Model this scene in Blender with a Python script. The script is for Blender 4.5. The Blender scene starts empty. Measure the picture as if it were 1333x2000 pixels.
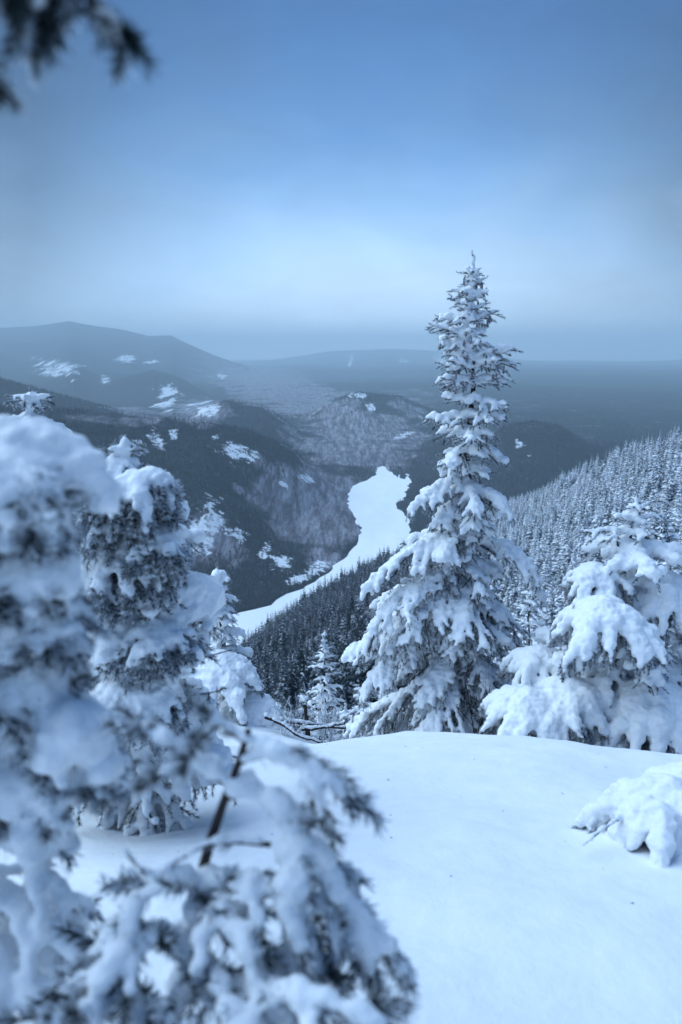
import bpy, bmesh, math, random
import numpy as np
from mathutils import Vector, Euler, Matrix, noise as mnoise

R = math.radians
SC = bpy.context.scene
COL = SC.collection
rng = np.random.default_rng(7)
random.seed(7)

# ------------------------------------------------------------------ camera
CAMZ = 1.6
PITCH = R(13.1)
F = 1333.0
cd = bpy.data.cameras.new('camera')
cam = bpy.data.objects.new('camera', cd)
COL.objects.link(cam)
cam.location = (0, 0, CAMZ)
cam.rotation_euler = (R(90) - PITCH, 0, 0)
cd.sensor_fit = 'VERTICAL'
cd.sensor_height = 36
cd.lens = 24
cd.clip_start = 0.02
cd.clip_end = 120000
cd.dof.use_dof = True
cd.dof.focus_distance = 7.0
cd.dof.aperture_fstop = 2.6
SC.camera = cam

# ------------------------------------------------------------------ world
SUN_EL, SUN_AZ = R(50), R(-72)          # azimuth from +Y towards +X
w = bpy.data.worlds.new("World")
SC.world = w
w.use_nodes = True
nt = w.node_tree
nt.nodes.clear()
N = nt.nodes.new
Lk = nt.links.new
wo = N('ShaderNodeOutputWorld')
bg = N('ShaderNodeBackground')
bg.inputs['Strength'].default_value = 0.1
sky = N('ShaderNodeTexSky')
sky.sky_type = 'NISHITA'
sky.sun_disc = False
sky.sun_elevation = SUN_EL
sky.sun_rotation = SUN_AZ
sky.altitude = 900
tc = N('ShaderNodeTexCoord')
sx = N('ShaderNodeSeparateXYZ')
Lk(tc.outputs['Generated'], sx.inputs[0])


def wmath(op, a, b=None, clamp=False):
    n = N('ShaderNodeMath')
    n.operation = op
    n.use_clamp = clamp
    for i, v in enumerate((a, b)):
        if v is None:
            continue
        if isinstance(v, (int, float)):
            n.inputs[i].default_value = v
        else:
            Lk(v, n.inputs[i])
    return n.outputs[0]


# streaky cloud noise, stretched horizontally
mp = N('ShaderNodeMapping')
mp.inputs['Scale'].default_value = (1.0, 1.0, 2.6)
Lk(tc.outputs['Generated'], mp.inputs[0])
nz = N('ShaderNodeTexNoise')
nz.inputs['Scale'].default_value = 2.6
nz.inputs['Detail'].default_value = 6
nz.inputs['Roughness'].default_value = 0.5
nz.inputs['Distortion'].default_value = 0.35
Lk(mp.outputs[0], nz.inputs['Vector'])
nzc = wmath('SUBTRACT', nz.outputs['Fac'], 0.5)
el = wmath('ADD', sx.outputs['Z'], wmath('MULTIPLY', nzc, 0.22))
ramp = N('ShaderNodeValToRGB')
cr = ramp.color_ramp
cr.interpolation = 'B_SPLINE'
cr.elements[0].position = 0.0
cr.elements[0].color = (0.39, 0.50, 0.62, 1)
cr.elements[1].position = 1.0
cr.elements[1].color = (0.03, 0.11, 0.31, 1)
for p_, c_ in ((0.05, (0.36, 0.475, 0.60, 1)), (0.12, (0.235, 0.355, 0.51, 1)), (0.20, (0.10, 0.195, 0.35, 1)),
               (0.31, (0.033, 0.088, 0.20, 1)), (0.45, (0.014, 0.048, 0.132, 1)), (0.75, (0.022, 0.085, 0.25, 1))):
    e = cr.elements.new(p_)
    e.color = c_
Lk(el, ramp.inputs[0])
# darker cloud either side of the bright gap, lens vignette put into its colour
sid = wmath('SUBTRACT', sx.outputs['X'], 0.03)
sid = wmath('MULTIPLY', sid, sid)
dk = wmath('SUBTRACT', 1.08, wmath('MULTIPLY', sid, 4.0))
dk = wmath('ADD', dk, wmath('MULTIPLY', nzc, 0.95))
nz2 = N('ShaderNodeTexNoise')
nz2.inputs['Scale'].default_value = 5.5
nz2.inputs['Detail'].default_value = 7
nz2.inputs['Roughness'].default_value = 0.6
nz2.inputs['Distortion'].default_value = 0.6
Lk(mp.outputs[0], nz2.inputs['Vector'])
dk = wmath('MAXIMUM', dk, 0.42)
dk = wmath('MULTIPLY', dk, wmath('ADD', 1.0, wmath('MULTIPLY', wmath('SUBTRACT', nz2.outputs['Fac'], 0.5), 0.42)))
vm = N('ShaderNodeVectorMath')
vm.operation = 'SCALE'
Lk(ramp.outputs[0], vm.inputs[0])
Lk(wmath('MULTIPLY', dk, 10.0), vm.inputs['Scale'])
mixw = N('ShaderNodeMix')
mixw.data_type = 'RGBA'
mixw.inputs['Factor'].default_value = 0.97
Lk(sky.outputs[0], mixw.inputs['A'])
Lk(vm.outputs[0], mixw.inputs['B'])
Lk(mixw.outputs['Result'], bg.inputs['Color'])
Lk(bg.outputs[0], wo.inputs[0])

sd = bpy.data.lights.new('sun', 'SUN')
sd.energy = 1.5
sd.angle = R(80)
sd.color = (0.65, 0.84, 1.0)
sun = bpy.data.objects.new('sun', sd)
COL.objects.link(sun)
sv = Vector((math.sin(SUN_AZ) * math.cos(SUN_EL), math.cos(SUN_AZ) * math.cos(SUN_EL), math.sin(SUN_EL)))
sun.rotation_euler = sv.to_track_quat('Z', 'Y').to_euler()

SC.view_settings.view_transform = 'Standard'
SC.view_settings.look = 'None'
SC.view_settings.exposure = 1.46
SC.view_settings.gamma = 1
SC.render.engine = 'CYCLES'
SC.cycles.max_bounces = 8
SC.cycles.diffuse_bounces = 3
SC.cycles.glossy_bounces = 1
SC.cycles.transmission_bounces = 1
SC.cycles.volume_bounces = 7
SC.cycles.use_denoising = True


# ------------------------------------------------------------------ helpers
def pix(px, py, D):
    """point seen at a photograph pixel, D metres ahead (world)"""
    u = (px - 666.5) / F
    v = (1000 - py) / F
    y = math.cos(PITCH) + v * math.sin(PITCH)
    z = -math.sin(PITCH) + v * math.cos(PITCH)
    s = D / y
    return np.array([u * s, D, z * s + CAMZ])


def proj(x, y, z):
    zz = z - CAMZ
    dep = y * math.cos(PITCH) - zz * math.sin(PITCH)
    up = y * math.sin(PITCH) + zz * math.cos(PITCH)
    dep = np.where(np.abs(dep) < 1e-6, 1e-6, dep)
    return 666.5 + F * x / dep, 1000 - F * up / dep, dep


def tag(o, label=None, cat=None, group=None, kind=None):
    for k, v in (('label', label), ('category', cat), ('group', group), ('kind', kind)):
        if v:
            o[k] = v
    return o


def link(name, me, mat=None, parent=None, loc=None):
    o = bpy.data.objects.new(name, me)
    COL.objects.link(o)
    if mat is not None and me is not None:
        if len(me.materials) == 0:
            me.materials.append(mat)
    if parent is not None:
        o.parent = parent
    if loc is not None:
        o.location = loc
    return o


def mesh(name, v, f, smooth=True, attrs=None):
    me = bpy.data.meshes.new(name)
    v = np.asarray(v, dtype=np.float32)
    f = np.asarray(f, dtype=np.int32)
    n, k = f.shape
    me.vertices.add(len(v))
    me.vertices.foreach_set('co', v.ravel())
    me.loops.add(n * k)
    me.loops.foreach_set('vertex_index', f.ravel())
    me.polygons.add(n)
    me.polygons.foreach_set('loop_start', np.arange(0, n * k, k, dtype=np.int32))
    me.update(calc_edges=True)
    if smooth:
        me.polygons.foreach_set('use_smooth', np.ones(n, dtype=bool))
    for a, arr in (attrs or {}).items():
        at = me.attributes.new(a, 'FLOAT', 'POINT')
        at.data.foreach_set('value', np.asarray(arr, dtype=np.float32).ravel())
    return me


# tileable-free value noise on numpy arrays
_G = np.random.default_rng(11).random((256, 256)).astype(np.float32)


def vn(x, y):
    xi = np.floor(x).astype(int)
    yi = np.floor(y).astype(int)
    fx = x - xi
    fy = y - yi
    fx = fx * fx * (3 - 2 * fx)
    fy = fy * fy * (3 - 2 * fy)
    a = _G[xi & 255, yi & 255]
    b = _G[(xi + 1) & 255, yi & 255]
    c = _G[xi & 255, (yi + 1) & 255]
    d = _G[(xi + 1) & 255, (yi + 1) & 255]
    return (a * (1 - fx) + b * fx) * (1 - fy) + (c * (1 - fx) + d * fx) * fy - 0.5


def fbm(x, y, o=4):
    s = 0
    a = 1
    for i in range(o):
        s = s + a * vn(x * 2 ** i + 17.3 * i, y * 2 ** i - 9.1 * i)
        a *= 0.5
    return s


# ------------------------------------------------------------------ materials
def newmat(name):
    m = bpy.data.materials.new(name)
    m.use_nodes = True
    t = m.node_tree
    t.nodes.clear()
    o = t.nodes.new('ShaderNodeOutputMaterial')
    b = t.nodes.new('ShaderNodeBsdfPrincipled')
    t.links.new(b.outputs[0], o.inputs[0])
    b.inputs['Specular IOR Level'].default_value = 0.2
    return m, t, b


def tnoise(t, scale, detail=4, rough=0.55, vec=None, stretch=None):
    n = t.nodes.new('ShaderNodeTexNoise')
    n.inputs['Scale'].default_value = scale
    n.inputs['Detail'].default_value = detail
    n.inputs['Roughness'].default_value = rough
    if vec is None:
        c = t.nodes.new('ShaderNodeTexCoord')
        vec = c.outputs['Object']
    if stretch:
        m = t.nodes.new('ShaderNodeMapping')
        m.inputs['Scale'].default_value = stretch
        t.links.new(vec, m.inputs[0])
        vec = m.outputs[0]
    t.links.new(vec, n.inputs['Vector'])
    return n.outputs['Fac']


def trange(t, v, a, b, c=0.0, d=1.0):
    n = t.nodes.new('ShaderNodeMapRange')
    t.links.new(v, n.inputs['Value'])
    n.inputs['From Min'].default_value = a
    n.inputs['From Max'].default_value = b
    n.inputs['To Min'].default_value = c
    n.inputs['To Max'].default_value = d
    return n.outputs[0]


def tmix(t, fac, a, b):
    n = t.nodes.new('ShaderNodeMix')
    n.data_type = 'RGBA'
    for s, v in (('Factor', fac), ('A', a), ('B', b)):
        if isinstance(v, (tuple, float, int)):
            n.inputs[s].default_value = v
        else:
            t.links.new(v, n.inputs[s])
    return n.outputs['Result']


def tm(t, op, a, b):
    n = t.nodes.new('ShaderNodeMath')
    n.operation = op
    for i, v in enumerate((a, b)):
        if isinstance(v, (int, float)):
            n.inputs[i].default_value = v
        else:
            t.links.new(v, n.inputs[i])
    return n.outputs[0]


def tattr(t, name):
    n = t.nodes.new('ShaderNodeAttribute')
    n.attribute_name = name
    return n.outputs['Fac']


def tbump(t, b, h, strength, dist):
    n = t.nodes.new('ShaderNodeBump')
    n.inputs['Strength'].default_value = strength
    n.inputs['Distance'].default_value = dist
    t.links.new(h, n.inputs['Height'])
    t.links.new(n.outputs[0], b.inputs['Normal'])


def snow_mat(name, bump_scale, bd, col=(0.86, 0.88, 0.90, 1)):
    m, t, b = newmat(name)
    n1 = tnoise(t, bump_scale, 5, 0.65)
    c = tmix(t, trange(t, n1, 0.35, 0.7), (col[0] * .95, col[1] * .96, col[2] * .98, 1), col)
    t.links.new(c, b.inputs['Base Color'])
    b.inputs['Roughness'].default_value = 0.7
    tbump(t, b, n1, 0.6, bd)
    return m


M_SNOW = snow_mat('packed_snow', 14, 0.012)
M_CAP = snow_mat('branch_snow', 60, 0.008)

m, t, b = newmat('lake_snow')
n1 = tnoise(t, 0.02, 7, 0.7, stretch=(1, .35, 1))
t.links.new(tmix(t, trange(t, n1, 0.38, 0.62), (0.86, 0.88, 0.90, 1), (0.95, 0.95, 0.95, 1)), b.inputs['Base Color'])
b.inputs['Roughness'].default_value = 0.7
M_LAKE = m

m, t, b = newmat('bark')
n1 = tnoise(t, 40, 5, 0.7, stretch=(1, 1, 0.35))
t.links.new(tmix(t, n1, (0.012, 0.010, 0.011, 1), (0.07, 0.052, 0.048, 1)), b.inputs['Base Color'])
b.inputs['Roughness'].default_value = 0.9
tbump(t, b, n1, 0.8, 0.01)
M_BARK = m

m, t, b = newmat('needles')
rm = tattr(t, 'rime')
n1 = tnoise(t, 3, 3, 0.6)
f = tm(t, 'ADD', rm, trange(t, n1, 0.3, 0.7, -0.22, 0.22))
t.links.new(tmix(t, trange(t, f, 0.0, 0.62), (0.016, 0.026, 0.028, 1), (0.74, 0.79, 0.85, 1)), b.inputs['Base Color'])
b.inputs['Roughness'].default_value = 0.8
M_NEEDLE = m

m, t, b = newmat('frosted_twig')
n1 = tnoise(t, 55, 4, 0.6)
g = t.nodes.new('ShaderNodeNewGeometry')
sp = t.nodes.new('ShaderNodeSeparateXYZ')
t.links.new(g.outputs['Normal'], sp.inputs[0])
f = tm(t, 'ADD', tm(t, 'MULTIPLY', sp.outputs['Z'], 0.55), n1)
t.links.new(tmix(t, trange(t, f, 0.38, 0.72), (0.055, 0.042, 0.045, 1), (0.78, 0.81, 0.85, 1)), b.inputs['Base Color'])
b.inputs['Roughness'].default_value = 0.85
M_TWIG = m

m, t, b = newmat('cone_scales')
n1 = tnoise(t, 120, 3, 0.6)
t.links.new(tmix(t, trange(t, n1, 0.45, 0.62), (0.10, 0.065, 0.075, 1), (0.55, 0.56, 0.62, 1)), b.inputs['Base Color'])
b.inputs['Roughness'].default_value = 0.8
M_CONE = m


def forest_mat(name, dark, white, lo, hi):
    m, t, b = newmat(name)
    sn = tattr(t, 'snow')
    oi = t.nodes.new('ShaderNodeObjectInfo')
    n1 = tnoise(t, 16, 3, 0.7)
    f = tm(t, 'ADD', sn, trange(t, n1, 0.25, 0.75, -0.3, 0.3))
    f = tm(t, 'ADD', f, trange(t, oi.outputs['Random'], 0, 1, -0.28, 0.22))
    t.links.new(tmix(t, trange(t, f, lo, hi), dark, white), b.inputs['Base Color'])
    b.inputs['Roughness'].default_value = 0.85
    return m


M_FDARK = forest_mat('dusted_crown', (0.022, 0.034, 0.040, 1), (0.50, 0.54, 0.60, 1), 0.45, 1.0)
M_FFROST = forest_mat('frosted_crown', (0.06, 0.085, 0.105, 1), (0.82, 0.86, 0.92, 1), -0.12, 0.45)
M_FFAR = forest_mat('far_crown', (0.011, 0.017, 0.022, 1), (0.24, 0.28, 0.34, 1), 0.72, 1.2)
m, t, b = newmat('bare_wood')
n1 = tnoise(t, 9, 3, 0.6)
t.links.new(tmix(t, trange(t, n1, 0.4, 0.65), (0.13, 0.105, 0.125, 1), (0.42, 0.42, 0.47, 1)), b.inputs['Base Color'])
b.inputs['Roughness'].default_value = 0.9
M_BARE = m

# terrain: snow under the near forest, forest floor far away, slabs, hardwood stands
m, t, b = newmat('hillside')
near = tattr(t, 'near')
slab = tattr(t, 'slab')
hard = tattr(t, 'hard')
nf = tnoise(t, 0.09, 6, 0.75, stretch=(1, .4, 0.6))
nm = tnoise(t, 0.012, 5, 0.6)
nst = tnoise(t, 0.06, 6, 0.8, stretch=(1.6, 0.2, 0.3))
con = tmix(t, trange(t, nf, 0.54, 0.80), (0.011, 0.017, 0.022, 1), (0.075, 0.095, 0.12, 1))
hw = tmix(t, trange(t, nst, 0.42, 0.66), (0.085, 0.072, 0.088, 1), (0.40, 0.40, 0.45, 1))
hf = trange(t, tm(t, 'ADD', hard, trange(t, nm, 0.3, 0.7, -0.35, 0.35)), 0.42, 0.62)
c1 = tmix(t, hf, con, hw)
ns = tnoise(t, 0.05, 9, 0.80, stretch=(1, 1, .4))
nsf = tnoise(t, 0.015, 9, 0.8, stretch=(1, .16, 1))
ns = tmix(t, tattr(t, 'far'), ns, nsf)
sf = trange(t, tm(t, 'ADD', slab, trange(t, ns, 0.36, 0.64, -0.70, 0.70)), 0.86, 0.96)
c2 = tmix(t, sf, c1, (0.80, 0.83, 0.87, 1))
nn = tnoise(t, 0.9, 5, 0.7)
c3 = tmix(t, near, c2, tmix(t, trange(t, nn, 0.42, 0.62), (0.07, 0.085, 0.10, 1), (0.62, 0.65, 0.70, 1)))
t.links.new(c3, b.inputs['Base Color'])
b.inputs['Roughness'].default_value = 0.9
tbump(t, b, nf, 0.7, 6.0)
M_HILL = m

# ------------------------------------------------------------------ terrain
LAKE_Z = CAMZ - 230.0


def crest(nodes):
    P = np.array([pix(*n) for n in nodes])
    az = np.arctan2(P[:, 0], P[:, 1])
    i = np.argsort(az)
    rr = np.hypot(P[:, 0], P[:, 1])
    return az[i], rr[i], P[i, 2]


HILLS = [  # nodes, front slope, back slope, rounding
    ([(-500, 830, 800), (-150, 815, 900), (100, 812, 1000), (300, 826, 1050), (400, 830, 1060), (500, 852, 1085), (580, 888, 1100),
      (640, 935, 1090), (690, 1002, 985), (712, 1065, 850)], 0.36, 0.30, 60),
    ([(-600, 640, 1700), (-200, 680, 1750), (0, 742, 1800), (120, 778, 1800), (230, 808, 1750), (300, 850, 1700)], 0.33, 0.3, 80),
    ([(360, 830, 1750), (400, 800, 1800), (440, 786, 1850), (520, 800, 1850), (580, 845, 1800), (640, 900, 1700)], 0.28, 0.3, 90),
    ([(560, 850, 2300), (640, 790, 2300), (700, 770, 2350), (780, 778, 2350), (850, 808, 2300), (920, 850, 2200)], 0.24, 0.3, 120),
    ([(930, 900, 1450), (985, 840, 1500), (1040, 830, 1520), (1090, 840, 1500), (1150, 880, 1450), (1230, 930, 1400)], 0.26, 0.3, 80),
    ([(-1100, 700, 8600), (-200, 654, 9000), (0, 641, 9300), (70, 638, 9300), (135, 630, 9300), (185, 639, 9200), (250, 648, 9000), (290, 658, 8900), (335, 656, 8800), (375, 676, 8500), (420, 697, 8200),
      (500, 728, 7200), (560, 765, 6000), (640, 812, 4500)], 0.10, 0.2, 260),
    ([(-300, 800, 3600), (100, 765, 3800), (220, 745, 3900), (300, 724, 4000), (350, 738, 3900), (410, 775, 3500), (470, 820, 3000)], 0.17, 0.2, 120),
    ([(400, 770, 7000), (520, 730, 8500), (600, 720, 9000), (690, 735, 9000), (760, 752, 8500), (900, 790, 7000)], 0.07, 0.2, 400),
    ([(480, 712, 15000), (640, 688, 15500), (760, 682, 15500), (900, 690, 15500), (1060, 712, 15000), (1200, 730, 15000)], 0.06, 0.2, 500),
    ([(900, 775, 6500), (1100, 758, 7000), (1250, 742, 7500), (1500, 725, 7500), (1900, 700, 7500)], 0.06, 0.2, 400),
    ([(1000, 738, 12000), (1150, 722, 12500), (1350, 702, 13000), (1700, 695, 13000)], 0.06, 0.2, 500),
    ([(980, 818, 3600), (1150, 808, 3700), (1333, 790, 4000), (1700, 760, 4000)], 0.06, 0.15, 250),
]
HC = [(crest([(q[0], q[1], q[2]) for q in n]), f_, b_, r_) for n, f_, b_, r_ in HILLS]

# near hillside: rows (px, z at 10, 30, 60, 150 m, crest py, crest D)
NEAR = [(-900, 8, 24, 44, 95, 1400, 330), (0, 7, 21, 42, 95, 1440, 330), (250, 7, 20, 40, 92, 1400, 360), (400, 6.8, 19.6, 39, 90, 1340, 400),
        (470, 6.7, 19.3, 38, 88, 1288, 450), (600, 6.6, 19, 37.5, 86, 1190, 520), (700, 6.6, 19, 37, 82, 1130, 560), (830, 6.6, 18.8, 36, 74, 1075, 580),
        (900, 6.6, 18.5, 35, 68, 1040, 560), (1020, 6.6, 18, 32, 60, 985, 520), (1100, 6.5, 17, 29, 53, 945, 430), (1200, 6.3, 15.5, 25, 42, 898, 350),
        (1333, 6.0, 14, 21, 33, 850, 265), (1700, 5, 10, 14, 18, 760, 230), (2600, 4, 8, 10, 12, 700, 220)]
_P = np.array([pix(n[0], n[5], n[6]) for n in NEAR])
N_AZ = np.arctan2(_P[:, 0], _P[:, 1])
N_RC = np.hypot(_P[:, 0], _P[:, 1])
N_ZC = _P[:, 2]
N_T = np.array([[CAMZ - q for q in n[1:5]] for n in NEAR])

LAKE_PIX = [(-300, 1330), (100, 1290), (300, 1246), (420, 1212), (470, 1196), (530, 1182), (560, 1160), (592, 1150), (625, 1128), (650, 1112), (672, 1092),
            (690, 1070), (701, 1050), (703, 1036), (694, 1018), (690, 1004), (680, 990), (681, 972), (686, 955), (700, 944), (718, 938), (735, 925),
            (739, 913), (748, 910), (756, 917), (766, 922), (776, 934), (779, 926), (782, 934), (791, 936), (795, 923), (800, 934), (804, 940), (797, 955), (793, 970), (778, 980),
            (775, 993), (790, 1003), (800, 1015), (803, 1035), (798, 1052), (830, 1090), (900, 1130), (760, 1300), (400, 1500), (-300, 1600)]


def lake_pt(px, py):
    a = pix(px, py, 1.0)
    k = (LAKE_Z - CAMZ) / (a[2] - CAMZ)
    return (a[0] * k, k)


_L0 = np.array([lake_pt(*p) for p in LAKE_PIX])
_g = np.random.default_rng(5)
LAKE = []
for _i in range(len(_L0)):
    _a, _b = _L0[_i], _L0[(_i + 1) % len(_L0)]
    _n = int(max(1, min(8, np.linalg.norm(_b - _a) / 12)))
    for _k in range(_n):
        LAKE.append(_a + (_b - _a) * _k / _n + (_g.normal(0, 2.2, 2) if _k else 0))
LAKE = np.array(LAKE)


def in_poly(x, y, P):
    ins = np.zeros(x.shape, bool)
    n = len(P)
    for i in range(n):
        x1, y1 = P[i]
        x2, y2 = P[(i + 1) % n]
        c = ((y1 > y) != (y2 > y)) & (x < (x2 - x1) * (y - y1) / (y2 - y1 + 1e-12) + x1)
        ins ^= c
    return ins


def sd_poly(x, y, P):
    d = np.full(x.shape, 1e12)
    n = len(P)
    for i in range(n):
        a = P[i]
        b_ = P[(i + 1) % n]
        e = b_ - a
        t_ = np.clip(((x - a[0]) * e[0] + (y - a[1]) * e[1]) / (e @ e), 0, 1)
        d = np.minimum(d, (x - a[0] - t_ * e[0]) ** 2 + (y - a[1] - t_ * e[1]) ** 2)
    d = np.sqrt(d)
    return np.where(in_poly(x, y, P), -d, d)


def near_surface(az, r):
    a = np.clip(az, N_AZ[0], N_AZ[-1])
    rc = np.interp(a, N_AZ, N_RC)
    zc = np.interp(a, N_AZ, N_ZC)
    zs = [np.interp(a, N_AZ, N_T[:, k]) for k in range(4)]
    rs = [10, 30, 60, 150]
    z = np.where(r < 10, zs[0] * 0 + CAMZ - 1.1 + (zs[0] - CAMZ + 1.1) * (r / 10) ** 1.3, 0)
    for k in range(3):
        f_ = (r - rs[k]) / (rs[k + 1] - rs[k])
        z = np.where((r >= rs[k]) & (r < rs[k + 1]), zs[k] + (zs[k + 1] - zs[k]) * f_, z)
    f_ = (r - 150) / np.maximum(rc - 150, 1)
    z = np.where((r >= 150) & (r < rc), zs[3] + (zc - zs[3]) * f_, z)
    z = np.where(r >= rc, zc - 0.55 * (np.sqrt((r - rc) ** 2 + 225) - 15), z)
    return z


def terrain(x, y, want=False):
    az = np.arctan2(x, y)
    r = np.hypot(x, y)
    amp = np.clip(r / 60, 0, 1)
    zn = near_surface(az, r) + amp * (6 * fbm(x / 60, y / 60, 3))
    far = LAKE_Z - 6 + np.clip((r - 1500) / 9000, 0, 1) * 40 + 22 * fbm(x / 900, y / 900, 4) * np.clip((r - 1300) / 1500, 0, 1) + 12
    for (ha, hr, hz), fs, bs, rd in HC:
        a = np.clip(az, ha[0], ha[-1])
        rc = np.interp(a, ha, hr)
        zc = np.interp(a, ha, hz)
        off = np.abs(az - a) * r
        d = r - rc
        q = np.where(d < 0, fs, bs) * (np.sqrt(d * d + rd * rd) - rd)
        h = zc - q - off * 0.35
        h = h + (rd * (0.42 if rd == 60 else 0.24)) * fbm(x / (rd * 3.2) + fs * 99, y / (rd * 3.2), 5) * np.clip(np.abs(d) / rd, 0.15 if rd < 200 else .4, 1)
        k = rd * 0.12 + 4
        far = 0.5 * (far + h + np.sqrt((far - h) ** 2 + k * k)) - 0.0
    sdl = sd_poly(x, y, LAKE)
    shore = np.clip((sdl) / 90, -0.06, 1)
    sm = np.where(shore > 0, shore ** 0.75, shore)
    far = (LAKE_Z - 1.0) + (np.maximum(far, LAKE_Z + 8) - (LAKE_Z - 1.0)) * sm
    far = np.where(sdl < 0, LAKE_Z - 2 - 0.0 * sdl, far)
    z = np.maximum(zn, far)
    if want:
        return z, zn >= far
    return z


def fg_ground(x, y):
    yy = np.maximum(y, -3)
    z = -1.11 - 0.111 * yy - 0.06 * np.where(yy > 0, yy * yy, 0)
    z = np.where(yy > 6, -1.11 - 0.666 - 2.16 - (yy - 6) * 0.68, z)
    g = lambda cx, cy, s, h: h * np.exp(-((x - cx) ** 2 + (y - cy) ** 2) / (2 * s * s))
    z = z + g(0.7, 4.0, 0.75, 0.12) - g(-0.6, 4.2, 0.5, 0.10) - g(-0.75, 2.5, 0.45, 0.13) - g(2.3, 4.4, 0.7, 0.10) + g(-1.3, 6.6, 0.9, 0.55) + g(-1.5, 3.2, 0.5, 0.10) + g(-0.75, 3.3, 0.3, 0.06) + g(1.9, 5.4, 0.5, 0.18)
    z = z - g(1.45, 2.75, 0.28, 0.10) + g(0.9, 2.2, 0.5, -0.03) + g(2.9, 4.6, 0.9, 0.15)
    z = z - 0.05 * np.clip(np.abs(x) - 1.3, 0, 5) ** 1.3 * (y > -99)
    z = z + 0.06 * fbm(x * 0.7 + 3, y * 0.7, 3) + 0.032 * fbm(x * 1.9 + 9, y * 2.8, 4) + 0.007 * fbm(x * 9, y * 9, 3)
    z = z - g(1.1, 4.55, .35, .10) - g(1.9, 4.1, .4, .08) - g(-0.75, 2.75, .3, .05)
    return z + CAMZ


# slabs of snowy rock in photograph positions (px, py, rx, ry, tilt)
SLABS = [(112, 722, 44, 24, 0.2), (245, 700, 24, 10, 0), (295, 707, 14, 6, 0), (206, 740, 14, 9, 0), (325, 780, 24, 26, 0), (432, 735, 10, 6, 0),
         (458, 882, 46, 20, 0.15), (424, 853, 12, 5, 0), (272, 870, 15, 16, .8), (306, 856, 22, 12, 0.8), (492, 893, 14, 16, .8), (400, 800, 34, 18, 0),
         (385, 1050, 44, 50, 0), (420, 1010, 26, 46, 0), (366, 1060, 24, 40, 0), (515, 1080, 13, 22, 0.6), (545, 1098, 26, 16, 0.2), (340, 852, 10, 12, 0),
         (312, 945, 9, 5, 0), (366, 972, 10, 5, 0), (460, 950, 8, 5, 0), (555, 948, 14, 8, .3), (600, 935, 18, 8, 0.3), (470, 1040, 22, 16, 0), (620, 1110, 34, 14, -0.4), (585, 1130, 24, 10, -0.4),
         (725, 795, 15, 12, 0), (685, 706, 5, 16, 0.2), (860, 700, 14, 12, 0.5), (790, 850, 34, 6, -0.3), (700, 772, 22, 8, 0), (1015, 870, 10, 10, 0), (1035, 885, 8, 6, 0),
         (790, 706, 12, 5, 0.2)]
HARDS = [(610, 990, 110, 75, 0.35, 1.0), (400, 1060, 80, 60, 0, .7), (700, 860, 130, 60, 0, .8), (560, 770, 160, 45, .3, .75), (400, 805, 60, 25, 0, .8), (800, 800, 60, 50, 0, .5),
         (250, 810, 120, 18, 0, .6), (1100, 800, 260, 60, 0, .28), (640, 905, 60, 40, 0, 0.7), (700, 730, 200, 30, 0, .35), (650, 1070, 50, 30, -.5, .7)]


def pmask(px, py, L_, p=2.0):
    out = np.zeros(px.shape)
    for e in L_:
        cx, cy, rx, ry, a = e[:5]
        wgt = e[5] if len(e) > 5 else 1.0
        dx = px - cx
        dy = py - cy
        u = dx * math.cos(a) + dy * math.sin(a)
        v = -dx * math.sin(a) + dy * math.cos(a)
        q = np.sqrt((u / rx) ** 2 + (v / ry) ** 2)
        out = np.maximum(out, np.clip(1.35 - q * 0.75, 0, 1) * wgt)
    return out


def near_px(x, y, z):
    return proj(x, y, z)


def build_terrain():
    azv = np.concatenate([np.linspace(-180, -44, 34)[:-1], np.linspace(-44, -33, 24)[:-1], np.linspace(-33, 33, 560), np.linspace(33, 44, 24)[1:], np.linspace(44, 180, 34)[1:]])
    azv = np.radians(azv)
    rv = np.concatenate([np.geomspace(9, 380, 95)[:-1], np.geomspace(380, 1700, 250)[:-1], np.geomspace(1700, 19000, 210)])
    A, Rr = np.meshgrid(azv, rv)
    x = Rr * np.sin(A)
    y = Rr * np.cos(A)
    z, isn = terrain(x, y, True)
    z = np.where(Rr < 14, z - 0.35, z)
    px, py, dep = proj(x, y, z)
    ok = dep > 0
    slab = np.where(ok & ~isn, pmask(px, py, SLABS), 0)
    hard = np.where(ok & ~isn, pmask(px, py, HARDS), 0.3)
    nr, na = A.shape
    idx = np.arange(nr * na).reshape(nr, na)
    f = np.stack([idx[:-1, :-1], idx[:-1, 1:], idx[1:, 1:], idx[1:, :-1]], -1).reshape(-1, 4)[:, ::-1]
    me = mesh('valley_terrain', np.stack([x, y, z], -1).reshape(-1, 3), f, True, {'near': isn.astype(float), 'slab': slab, 'hard': hard, 'far': np.clip((Rr - 1500) / 800, 0, 1)})
    o = link('valley_terrain', me, M_HILL)
    tag(o, kind='structure')
    # lake
    bm = bmesh.new()
    vs = [bm.verts.new((p[0], p[1], LAKE_Z)) for p in LAKE]
    fc = bm.faces.new(vs)
    if fc.normal.z < 0:
        fc.normal_flip()
    bmesh.ops.triangulate(bm, faces=bm.faces[:])
    me = bpy.data.meshes.new('frozen_lake')
    bm.normal_update()
    bm.to_mesh(me)
    tag(link('frozen_lake', me, M_LAKE), kind='structure')


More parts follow.
